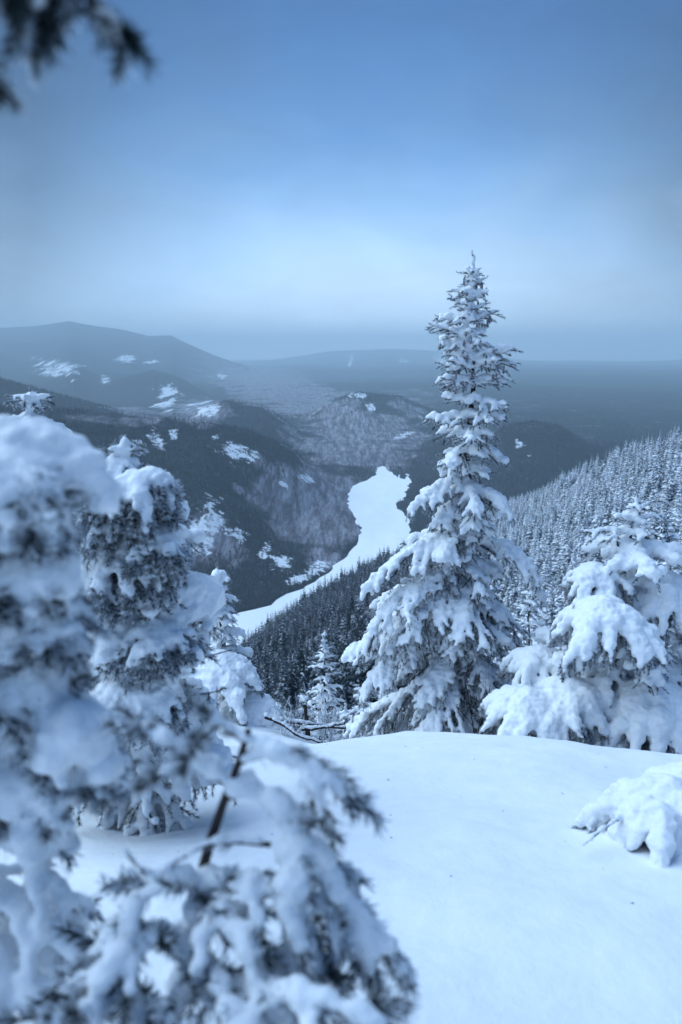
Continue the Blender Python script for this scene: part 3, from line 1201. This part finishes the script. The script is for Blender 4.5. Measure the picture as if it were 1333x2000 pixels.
def cushion(T, c, rx, ry, rz, n=None, r=None, fringe=0, droop=0.0):
    """a pillow of snow on a whole spray of twigs, needles hanging out under its rim"""
    g = T.g
    c = np.asarray(c, float)
    nr = int(15 + 22 * rx)
    for i in range(nr):
        a = i * 6.283 / nr + g.uniform(-.2, .2)
        L_ = (abs(math.cos(a)) * rx + abs(math.sin(a)) * ry) * g.uniform(.8, 1.3)
        p1_ = -g.uniform(.7, 1.25) - droop
        tp = T.path(c + np.array([0, 0, rz * .55]), a, g.uniform(-.05, .35), p1_, L_, 8, .10)
        T.wood.append([(tp, .004, .0015)])
        T.needles_on(tp - np.array([0, 0, .012]), .016, .3)
        T.needles_on(tp - np.array([0, 0, .03]), .024, .5)
        T.snow_on(tp, min(rx, ry) * .34, min(rx, ry) * .075, lift=.25, gap=.04)
        for q in range(int(4 + 10 * rx)):
            k = g.integers(3, 8)
            p2 = T.path(tp[k], a + g.normal(0, .8), p1_ * .6, p1_ - .4, (.05 + .18 * rx) * g.uniform(.6, 1.2), 3, .1)
            T.wood.append([(p2, .003, .0012)])
            T.needles_on(p2, .018)
            T.needles_on(p2 - np.array([0, 0, .015]), .022)
            if g.random() < .75:
                T.snow_on(p2, .012 + .05 * rx, .010 + .01 * rx, lift=.5, gap=.1)


def line(T, P_, load, wood_r=.006, dens=1.0, gap=.1, tw=.3, heavy=0.0, nstep=.03, sub=True, thick=1.0):
    """a branch along photograph points (px, py, D)"""
    pts = np.array([pix(*p) for p in P_])
    # resample smooth
    t_ = np.linspace(0, len(pts) - 1, (len(pts) - 1) * 5 + 1)
    out = []
    for q in t_:
        i = min(int(q), len(pts) - 2)
        f_ = q - i
        p0, p1, p2, p3 = pts[max(i - 1, 0)], pts[i], pts[i + 1], pts[min(i + 2, len(pts) - 1)]
        out.append(.5 * ((2 * p1) + (-p0 + p2) * f_ + (2 * p0 - 5 * p1 + 4 * p2 - p3) * f_ ** 2 + (-p0 + 3 * p1 - 3 * p2 + p3) * f_ ** 3))
    T.branch(None, 0, 0, 0, 0, load, dens, wood_r, sub, pts=np.array(out), nstep=nstep, gap=gap, tw=tw, heavy=heavy)
    return np.array(out)


# bits of bark and needles fallen on the clean snow
V_, F_ = [], []
for i in range(70):
    x_, y_ = rng.uniform(-1.5, 2.2), rng.uniform(1.2, 4.2)
    z_ = float(fg_ground(np.array(x_), np.array(y_))) + .0015
    a_, l_, w_ = rng.uniform(0, 6.28), rng.uniform(.003, .009), rng.uniform(.0008, .002)
    k_ = len(V_)
    c_, s_ = math.cos(a_), math.sin(a_)
    for u_, v_, h_ in ((-l_, 0, 0), (0, -w_, 0), (l_, 0, .001), (0, w_, 0), (0, 0, w_ * 1.2)):
        V_.append((x_ + u_ * c_ - v_ * s_, y_ + u_ * s_ + v_ * c_, z_ + h_))
    F_ += [(k_, k_ + 1, k_ + 4), (k_ + 1, k_ + 2, k_ + 4), (k_ + 2, k_ + 3, k_ + 4), (k_ + 3, k_, k_ + 4)]
tag(link('fallen_needles', mesh('fallen_needles', V_, F_, False), M_BARK), 'dark specks of needles and bark scattered on the open snow', 'debris', kind='stuff')

# 2 the heavy fir on the right
D2 = 4.6
b2 = onground(1190, 1492, D2)
a2 = pix(1243, 965, D2)
T, tk = fir(2, b2, a2, pl([(0, .80, .8, .6), (.15, .85, .85, .65), (.35, .70, .75, .6), (.55, .55, .6, .5), (.72, .42, .46, .4), (.85, .30, .30, .28), (.92, .2, .2, .18), (.97, .08, .08, .07), (1, .03, .03, .03)]),
            pf([(0, 1.9), (.6, 2.0), (.85, 1.7), (.95, 1.1), (1, .8)]), whorl=.17, nb=5, dens=.75, gap=.10,
            pitch=lambda h_: (np.interp(h_, [0, .5, .85, 1], [-.2, .1, .3, .8]), np.interp(h_, [0, .3, .6, .85, 1], [-.8, -.75, -.6, -.35, .4])),
            heavy=pf([(0, .05), (.6, .045), (.85, .02), (.95, .004), (1, 0)]), trunk_r=.05, start=.1)
cushion(T, pix(1180, 1235, D2 - .45), .30, .26, .22, fringe=40, droop=.10)
cushion(T, pix(1035, 1400, D2 - .35), .34, .25, .17, fringe=46, droop=.10)
cushion(T, pix(1275, 1400, D2 - .35), .42, .32, .26, fringe=50, droop=.16)
cushion(T, pix(1300, 1185, D2 - .1), .28, .26, .14, fringe=30, droop=.10)
cushion(T, pix(1110, 1375, D2 - .3), .30, .24, .16, droop=.10)
cushion(T, pix(1050, 1300, D2 + .1), .20, .22, .12, fringe=25, droop=.08)
cushion(T, pix(1160, 1130, D2 - .1), .17, .17, .08, fringe=20, droop=.06)
finish(T, 'fir_tree', b2, 'broad fir bowed under thick snow cushions, right of the tall pointed fir', 'fir tree', trunk=tk, voxel=.012, smooth=3)

# 3 the sapling buried at the right edge
b3 = onground(1300, 1670, 1.98)
T = Tree(3)
T.ns = .75
c3 = pix(1300, 1600, 2.0)
for i in range(9):
    a = i * .7 + .2
    T.branch(b3 + np.array([0, 0, .05]), a, .4, -.9, .20, .8, .9, .004, heavy=.01)
cushion(T, c3, .20, .19, .10, droop=.10)
cushion(T, c3 + np.array([.13, .08, .0]), .20, .17, .12, droop=.1)
line(T, [(1225, 1590, 2.0), (1185, 1615, 1.9), (1140, 1650, 1.85)], .5, .006, dens=.1, gap=.2, tw=.05, nstep=.3)
finish(T, 'fir_sapling', b3, 'small fir buried under one round snow cap, low at the right edge of the snow', 'fir sapling',
       trunk=(np.array([b3, b3 + np.array([.01, 0, .08]), b3 + np.array([0, 0, .15])]), .012, .006), voxel=.006, smooth=3)

# 4 left fir, heavily rimed
D4 = 2.5
b4 = onground(285, 1585, D4)
a4 = pix(243, 868, D4)
T, tk = fir(4, b4, a4, pl([(0, .16, .16, .16), (.1, .22, .22, .22), (.25, .34, .42, .34), (.4, .36, .33, .34), (.6, .34, .29, .3), (.75, .28, .25, .24), (.86, .22, .22, .2), (.93, .12, .15, .12), (.97, .03, .05, .03), (1, .02, .02, .02)]),
            pf([(0, 1.1), (.3, 1.8), (.7, 2.2), (.93, 1.6), (1, .9)]), whorl=.085, nb=6, dens=.9, gap=.08,
            pitch=lambda h_: (np.interp(h_, [0, .5, .9, 1], [-.1, .2, .5, .7]), np.interp(h_, [0, .4, .9, 1], [-1.0, -.7, -.4, .1])),
            heavy=pf([(0, .014), (.3, .030), (.8, .034), (.95, .008), (1, 0)]), trunk_r=.03, tw=.45)
for px_, py_, rx_, rz_ in ((265, 960, .13, .07), (295, 935, .07, .05), (225, 1010, .11, .06), (300, 1060, .12, .08), (240, 1110, .13, .07), (180, 1130, .10, .06), (260, 1350, .17, .09), (300, 1240, .12, .05)):
    cushion(T, pix(px_, py_, D4 - .2 - rx_ * .3), rx_ * .8, rx_ * .8, rz_ * .7, fringe=16, droop=.05)
for P_ in ([(330, 1330, 2.5), (380, 1355, 2.45), (425, 1350, 2.4)], [(340, 1370, 2.5), (385, 1385, 2.45), (410, 1372, 2.4)], [(330, 1290, 2.5), (390, 1285, 2.5), (450, 1270, 2.5)], [(300, 1490, 2.5), (350, 1500, 2.45), (385, 1520, 2.45)]):
    line(T, P_, .45, .005, dens=.5, gap=.4, tw=.35, nstep=.1)
finish(T, 'fir_tree', b4, 'stout left fir with drooping tufts of rime, dark gap at its foot', 'fir tree', trunk=tk, voxel=.007, smooth=5)

# 5 fir behind it at the left edge
D5 = 3.7
b5 = onground(110, 1560, D5)
a5 = pix(64, 768, D5)
T, tk = fir(5, b5, a5, pl([(0, .3, .3, .3), (.4, .42, .42, .4), (.7, .36, .34, .34), (.80, .14, .13, .14), (.84, .16, .16, .16), (.88, .26, .26, .25), (.93, .20, .22, .2), (.96, .07, .08, .07), (.98, .02, .02, .02), (1, .02, .02, .02)]),
            pf([(0, 1.2), (.9, 1.6), (.97, 1.1), (1, .8)]), whorl=.14, nb=6, dens=.9, gap=.16,
            pitch=lambda h_: (np.interp(h_, [0, .5, .95, 1], [-.1, .1, .3, .5]), np.interp(h_, [0, .4, .95, 1], [-.9, -.8, -.7, .1])),
            heavy=pf([(0, .02), (.9, .03), (.97, .004), (1, 0)]), trunk_r=.035)
for a_ in (0.1, 2.2, 3.3, 4.6):
    T.branch(a5 - np.array([0, 0, .03]), a_, .1, .1, .095, 1.1, .8, .004, sub=False, tw=.2, gap=0)
finish(T, 'fir_tree', b5, 'hunched snow capped fir at the left edge with a twig cross on its tip', 'fir tree', trunk=tk, voxel=.01)

# 6 small plump fir between the left fir and the lake
D6 = 7.0
b6 = onground(448, 1400, D6)
a6 = pix(424, 1110, D6)
T, tk = fir(6, b6, a6, pl([(0, .5, .55, .5), (.2, .42, .5, .42), (.45, .28, .36, .3), (.7, .20, .28, .22), (.85, .17, .2, .17), (.95, .12, .12, .12), (1, .05, .05, .05)]),
            pf([(0, 1.5), (1, 1.5)]), whorl=.13, nb=6, dens=.8, gap=.12,
            pitch=lambda h_: (np.interp(h_, [0, 1], [-.1, .4]), np.interp(h_, [0, 1], [-.9, -.4])), heavy=pf([(0, .03), (.8, .03), (1, .02)]), trunk_r=.04)
cushion(T, pix(430, 1320, D6 - .5), .38, .4, .2, fringe=16, droop=.2)
cushion(T, pix(490, 1400, D6 - .5), .34, .4, .2, fringe=24, droop=.2)
finish(T, 'fir_tree', b6, 'small plump snow plastered fir against the white lake, right of the stout fir', 'fir tree', trunk=tk, voxel=.015)

# 7 slim fir in front of the dark forest
D7 = 10.5
b7 = onground(640, 1440, D7)
a7 = pix(636, 1228, D7)
T, tk = fir(7, b7, a7, pl([(0, .45, .45, .45), (.45, .42, .42, .42), (.7, .30, .30, .3), (.9, .12, .12, .12), (1, .03, .03, .03)]),
            pf([(0, 1.6), (1, 1.2)]), whorl=.16, nb=6, dens=.7, gap=.15,
            pitch=lambda h_: (np.interp(h_, [0, 1], [-.1, .5]), np.interp(h_, [0, 1], [-.7, .0])), heavy=pf([(0, .03), (.9, .01), (1, 0)]), trunk_r=.05, sub=False)
finish(T, 'fir_tree', b7, 'slim snowy young fir before the dark forest, left of the tall fir', 'fir tree', trunk=tk, voxel=.02)

# more young firs behind the crest
for sd_, px_, D_, top_, w_, lab in ((78, 540, 8.0, 1375, .30, 'low frosted fir at the ledge, leftmost beside the ends of the dead limbs'),
                                    (79, 622, 6.9, 1392, .22, 'tiny frosted fir just right of the dark broken stem'),
                                    (80, 700, 7.0, 1345, .28, 'frosted young fir between the slim young fir and the bushy sapling'),
                                    (71, 590, 7.2, 1362, .24, 'tiny snow bent fir left of the slim young fir, beside dead limbs'),
                                    (72, 672, 7.6, 1372, .30, 'low snow topped fir at the right foot of the slim young fir'),
                                    (73, 748, 6.6, 1330, .42, 'bushy snow matted fir sapling below the left limbs of the tall fir'),
                                    (74, 800, 6.4, 1385, .34, 'knee high snow matted sapling against the trunk side of the tall fir'),
                                    (75, 1120, 8.5, 1105, .75, 'frosted fir filling the gap between the tall fir and the broad right fir'),
                                    (76, 1035, 9.5, 1120, .7, 'rimed fir half hidden behind the right limbs of the tall fir'),
                                    (77, 1300, 7.5, 1090, .8, 'shaded frosted fir behind the broad right fir')):
    bb = onground(px_, 1450, D_)
    aa = pix(px_ + 3, top_, D_)
    bb[0] = aa[0]
    w0 = w_
    T, tk = fir(sd_, bb, aa, pl([(0, w0, w0, w0), (.3, w0, w0, w0), (.6, w0 * .7, w0 * .7, w0 * .7), (.85, w0 * .35, w0 * .35, w0 * .35), (1, .04, .04, .04)]),
                pf([(0, 1.1), (1, 1.2)]), whorl=.15 if D_ < 8 else .2, nb=6, dens=.8, gap=.22,
                pitch=lambda h_: (np.interp(h_, [0, 1], [-.1, .5]), np.interp(h_, [0, 1], [-.8, -.1])), heavy=pf([(0, .018), (.9, .012), (1, 0)]), trunk_r=.03, sub=D_ < 8)
    finish(T, 'fir_tree', bb, lab, 'fir tree', trunk=tk, voxel=.014 if D_ < 8 else .018)


# leafless shrubs and dead limbs poking out of the crest
def shrub(seed, base, n, H, spread, label, cat='shrub', name='shrub', rimed=True, r0=.005, snow=.5, voxel=.008):
    T = Tree(seed)
    g = T.g
    stems, caps = [], []

    def grow(p, az, pt, L_, r, lev):
        k = max(3, int(L_ / .07))
        pts = T.path(p, az, pt, pt + g.normal(0, .25), L_, k, .12)
        stems.append((pts, r, r * .45))
        if g.random() < snow:
            T.snow_on(pts, r * 1.3 + .003, r + .002, lift=.9, gap=.35)
        if lev < 3:
            for q in range(g.integers(3, 6)):
                f_ = g.uniform(.3, .95)
                i = min(int(f_ * k), k - 1)
                grow(pts[i], az + g.normal(0, 1.3), pt + g.normal(-.15, .4), L_ * g.uniform(.3, .55), r * .55, lev + 1)
    for i in range(n):
        a = g.uniform(0, 6.28)
        grow(base + np.array([g.normal(0, .04), g.normal(0, .04), 0]), a, g.uniform(spread, 1.5), H * g.uniform(.6, 1.05), r0, 1)
    root = bpy.data.objects.new(name, None)
    COL.objects.link(root)
    root.location = base
    tag(root, label, cat)
    for st_ in [stems[i:i + 60] for i in range(0, len(stems), 60)]:
        V, Fc = tube([(p - base, a, b_) for p, a, b_ in st_], 4)
        link('stems', mesh('stems', V, Fc), M_TWIG if rimed else M_BARK, root)['kind'] = 'stuff'
    if T.blob:
        B = np.array(T.blob)
        B[:, :3] -= base
        link('snow_load', snow_mesh('snow_load', B, voxel, 1), M_CAP, root)['kind'] = 'stuff'


shrub(81, onground(925, 1460, 5.0, .02), 4, .85, 1.15, 'dark bare twigs of a thin shrub in front of the tall fir', rimed=False, snow=.15)
shrub(82, onground(770, 1455, 5.5, .02), 9, .5, .7, 'white rimed leafless shrub at the left foot of the tall fir')
shrub(83, onground(860, 1462, 5.0, .02), 7, .38, .6, 'small rimed shrub in front of the trunk of the tall fir')
shrub(84, onground(640, 1475, 6.4, .02), 9, .50, .6, 'tangle of snowy twigs under the slim young fir on the crest')
shrub(85, onground(1080, 1460, 7.5, .02), 12, 1.3, .8, 'tall frosted leafless shrub between the tall fir and the broad right fir')
shrub(86, onground(820, 1440, 8.2, .02), 12, 1.5, .8, 'frosted leafless thicket seen through the left limbs of the tall fir')
shrub(87, onground(1300, 1485, 4.1, .02), 4, .32, .5, 'few crooked snowy twigs in front of the broad right fir', rimed=True)
shrub(88, onground(560, 1460, 6.0, .02), 6, .35, .4, 'low snowy twigs beside the dead limbs left of the slim young fir')
shrub(89, onground(400, 1425, 5.2, .02), 5, .3, .2, 'sparse twigs poking out of the snow slope below the small plump fir')


shrub(90, onground(585, 1462, 6.9, .02), 10, .55, .7, 'rimed leafless shrub behind the dark broken stem')
shrub(91, onground(705, 1465, 6.6, .02), 10, .50, .6, 'rimed brush right of the slim young fir, left of the bushy sapling')
shrub(92, onground(520, 1440, 7.4, .02), 8, .45, .6, 'rimed brush at the right foot of the small plump fir')


def deadwood(name, label, polys, load=1.0):
    T = Tree(len(label))
    P0 = pix(*polys[0][0][0])
    root = bpy.data.objects.new(name, None)
    COL.objects.link(root)
    root.location = P0
    tag(root, label, 'dead branch')
    for P_, r in polys:
        pts = np.array([pix(*p) for p in P_])
        tt = np.linspace(0, len(pts) - 1, 14)
        pts = np.stack([np.interp(tt, range(len(pts)), pts[:, k]) for k in range(3)], -1) + T.g.normal(0, .006, (14, 3))
        V, Fc = tube([(pts - P0, r, r * .5)], 7)
        link('limb', mesh('limb', V, Fc), M_BARK, root)
        T.snow_on(pts, r * 1.0 * load, r * .7 * load, lift=1.0, gap=.12)
    B = np.array(T.blob)
    B[:, :3] -= P0
    link('snow_load', snow_mesh('snow_load', B, .009, 2), M_CAP, root)['kind'] = 'stuff'


deadwood('dead_branch', 'crossed dead limbs with snow along their tops, left of the slim young fir',
         [([(520, 1400, 6.1), (580, 1412, 6.2), (700, 1424, 6.4)], .022), ([(535, 1405, 6.0), (590, 1440, 6.0), (640, 1452, 6.1)], .018), ([(590, 1425, 6.1), (650, 1418, 6.2), (672, 1412, 6.3)], .018)])
deadwood('dead_stump', 'dark broken stem standing among snowy limbs left of the slim young fir', [([(606, 1465, 6.3), (601, 1420, 6.3), (596, 1376, 6.3)], .032)], .6)

# ---------------- close branches, out of focus
T = Tree(100)
T.nd = 5.0
T.bare = 0.0
tr = np.array([[-1.02, 1.02, -0.1], [-1.0, .98, .5], [-.97, .95, 1.2], [-.93, .9, 1.9], [-.9, .86, 2.5]])
bn = tr[0].copy()
bn[2] = float(fg_ground(np.array(bn[0]), np.array(bn[1]))) - .05
tr[0] = bn
NB = [([(-420, 900, .95), (-150, 850, .93), (40, 838, .95), (110, 860, .95), (165, 905, .95), (225, 965, .95)], 1.0, .010),
      ([(-420, 960, .95), (-120, 900, .93), (10, 900, .93), (60, 960, .93), (105, 1050, .93)], 1.1, .014),
      ([(-400, 1040, .95), (-150, 990, .92), (0, 1010, .9), (80, 1090, .9), (110, 1190, .9)], 1.15, .016),
      ([(-400, 1150, .95), (-150, 1090, .92), (10, 1130, .9), (90, 1230, .9), (140, 1330, .9)], 1.15, .016),
      ([(-400, 1270, .95), (-150, 1230, .9), (30, 1260, .88), (110, 1350, .88), (180, 1440, .88)], 1.15, .016),
      ([(-400, 1400, .95), (-150, 1350, .9), (40, 1370, .86), (140, 1430, .86), (235, 1500, .86)], 1.15, .016),
      ([(-400, 1530, .95), (-150, 1470, .9), (20, 1480, .86), (120, 1540, .86), (180, 1630, .86)], 1.1, .012),
      ([(-400, 1640, .95), (-150, 1600, .9), (20, 1620, .85), (100, 1660, .85), (190, 1760, .85)], .7, .004),
      ([(-400, 1760, .95), (-150, 1720, .9), (0, 1740, .85), (110, 1800, .82), (200, 1880, .8)], .8, .004),
      ([(-400, 1880, .95), (-150, 1860, .9), (0, 1870, .8), (120, 1920, .78), (230, 1990, .76)], .9, .006)]
for nq, (P_, ld, hv) in enumerate(NB):
    P_ = [(q[0] - (0 if nq == 0 else (75, 45, 20)[nq % 3] if q[0] > -50 else 0), q[1] + (42 if nq < 2 else 20), q[2]) for q in P_]
    line(T, P_, ld * T.g.uniform(1.2, 1.9), .006, dens=.9, gap=.06, tw=.27, heavy=hv * 1.2, nstep=.022)
for px_, py_, r_ in ((30, 1000, .05), (10, 1110, .06), (45, 1215, .055), (20, 1310, .06), (80, 1400, .05), (50, 1500, .06), (150, 1480, .035), (20, 930, .05), (60, 1800, .05)):
    cushion(T, pix(px_, py_, .9), r_, r_, r_ * .7, fringe=10, droop=.03)
# limbs hanging into the top left corner
T.ns = .62
T.nd = .8
T.bare = .6  # mostly unrimed dark sprays: silhouette shade of these limbs put into needle colour
T.tmin = .006
for P_, ld in (([(-900, -500, .8), (-300, -400, .7), (60, -150, .6), (150, -25, .6), (195, 30, .6), (225, 62, .6), (250, 92, .6)], .55),
               ([(205, 40, .6), (232, 70, .6), (238, 104, .6)], .5), ([(180, 15, .6), (190, 40, .6), (202, 62, .6)], .5),
               ([(-900, -450, .8), (-300, -300, .7), (-40, -120, .6), (10, -40, .6), (38, 20, .6), (34, 92, .6)], .3),
               ([(-900, -450, .8), (-300, -300, .7), (0, -150, .6), (60, -50, .6), (85, 30, .6), (86, 108, .6)], .8),
               ([(-900, -450, .8), (-300, -300, .7), (30, -150, .6), (90, -50, .6), (108, 10, .6), (104, 70, .6)], .8),
               ([(-900, -450, .8), (-300, -300, .7), (-60, -150, .6), (-20, -50, .6), (10, 10, .6), (60, 40, .6)], .3),
               ([(-900, -300, .8), (-400, -100, .7), (-120, 60, .6), (-50, 130, .6), (-4, 185, .6)], .7)):
    P_ = [(q[0] - 8, q[1] - 26, q[2]) for q in P_]
    line(T, P_, ld * .7, .0035, dens=1.6, gap=.55, tw=.025, nstep=.009, sub=False)
finish(T, 'fir_tree', bn, 'nearest fir on the left, blurred snowy limbs, some hanging into the top corner', 'fir tree', trunk=(tr, .045, .02), voxel=.0055, smooth=7)

# the near sapling in the lower left
T = Tree(101)
T.nd = 1.2
T.bare = .2
st = np.array([pix(*p) for p in [(330, 2080, .80), (360, 1880, .80), (388, 1730, .80), (412, 1640, .80), (440, 1560, .80), (470, 1480, .80), (486, 1425, .80)]])
bs = st[0].copy()
bs[2] = float(fg_ground(np.array(bs[0]), np.array(bs[1]))) - .03
st = np.vstack([bs, st])
NS = [([(440, 1560, .8), (500, 1555, .8), (560, 1600, .78), (620, 1690, .77), (690, 1780, .76), (750, 1850, .75), (790, 1905, .75)], 1.1, .008, .22),
      ([(455, 1540, .8), (405, 1505, .8), (350, 1465, .8), (295, 1435, .8)], .9, .004, .25),
      ([(480, 1450, .8), (440, 1420, .8), (415, 1400, .8)], .7, .002, .3),
      ([(470, 1490, .8), (530, 1475, .8), (590, 1500, .79), (640, 1530, .79), (672, 1560, .79)], 1.0, .004, .28),
      ([(520, 1560, .8), (560, 1540, .8), (600, 1545, .8), (640, 1560, .78)], 1.0, .006, .3),
      ([(412, 1640, .8), (470, 1640, .79), (530, 1650, .78), (580, 1680, .77), (600, 1750, .76)], .9, .005, .3),
      ([(600, 1640, .78), (640, 1720, .76), (660, 1800, .75), (700, 1870, .74), (730, 1915, .74)], 1.0, .006, .3),
      ([(560, 1660, .78), (570, 1740, .74), (580, 1830, .73), (600, 1900, .72), (620, 1980, .72)], 1.1, .008, .3),
      ([(388, 1735, .8), (450, 1725, .76), (520, 1740, .74), (560, 1790, .72), (590, 1860, .7)], 1.0, .008, .3),
      ([(370, 1820, .8), (410, 1790, .75), (480, 1850, .7), (520, 1930, .68), (560, 2010, .66)], 1.1, .008, .3),
      ([(388, 1740, .8), (350, 1720, .76), (290, 1750, .74), (240, 1800, .72), (200, 1870, .7)], .9, .006, .3),
      ([(360, 1880, .8), (320, 1830, .74), (260, 1860, .7), (200, 1920, .66), (160, 1990, .64)], 1.0, .008, .3),
      ([(350, 1940, .8), (400, 1900, .72), (440, 1960, .66), (460, 2030, .62)], 1.1, .008, .3),
      ([(350, 1940, .8), (480, 1940, .7), (620, 1960, .62), (740, 2010, .60)], 1.1, .008, .3),
      ([(340, 2000, .8), (260, 1960, .7), (140, 1980, .62), (40, 2030, .6)], .9, .006, .3)]
for P_, ld, hv, tw_ in NS[:4] + NS[6:]:
    line(T, P_, ld * .8, .004, dens=1.1, gap=.18, tw=tw_ * .72, heavy=hv * .7, nstep=.013)
line(T, [(530, 1650, .78), (470, 1645, .78), (410, 1648, .77), (350, 1680, .76), (300, 1712, .75), (268, 1690, .74), (240, 1660, .74)], .35, .004, dens=.02, gap=.05, tw=.05, nstep=.5)
finish(T, 'fir_sapling', bs, 'blurred sapling in the lower left with dark bent stem and snow on arching twigs', 'fir sapling', trunk=(st, .011, .004), voxel=.005)

# ------------------------------------------------------------------ haze
def build_haze():
    me = bpy.data.meshes.new('haze')
    bm = bmesh.new()
    bmesh.ops.create_cube(bm, size=1)
    bm.to_mesh(me)
    bm.free()
    o = link('haze', me)
    zb, zt = LAKE_Z - 60, 470
    o.scale = (40000, 40000, zt - zb)
    o.location = (0, 0, (zt + zb) / 2)
    m = bpy.data.materials.new('valley_haze')
    m.use_nodes = True
    t = m.node_tree
    t.nodes.clear()
    out = t.nodes.new('ShaderNodeOutputMaterial')
    v = t.nodes.new('ShaderNodeVolumePrincipled')
    v.inputs['Color'].default_value = (0.78, 0.93, 1.0, 1)
    v.inputs['Density'].default_value = 1 / 6200
    v.inputs['Anisotropy'].default_value = 0.0
    t.links.new(v.outputs[0], out.inputs['Volume'])
    me.materials.append(m)
    tag(o, kind='stuff')


build_haze()
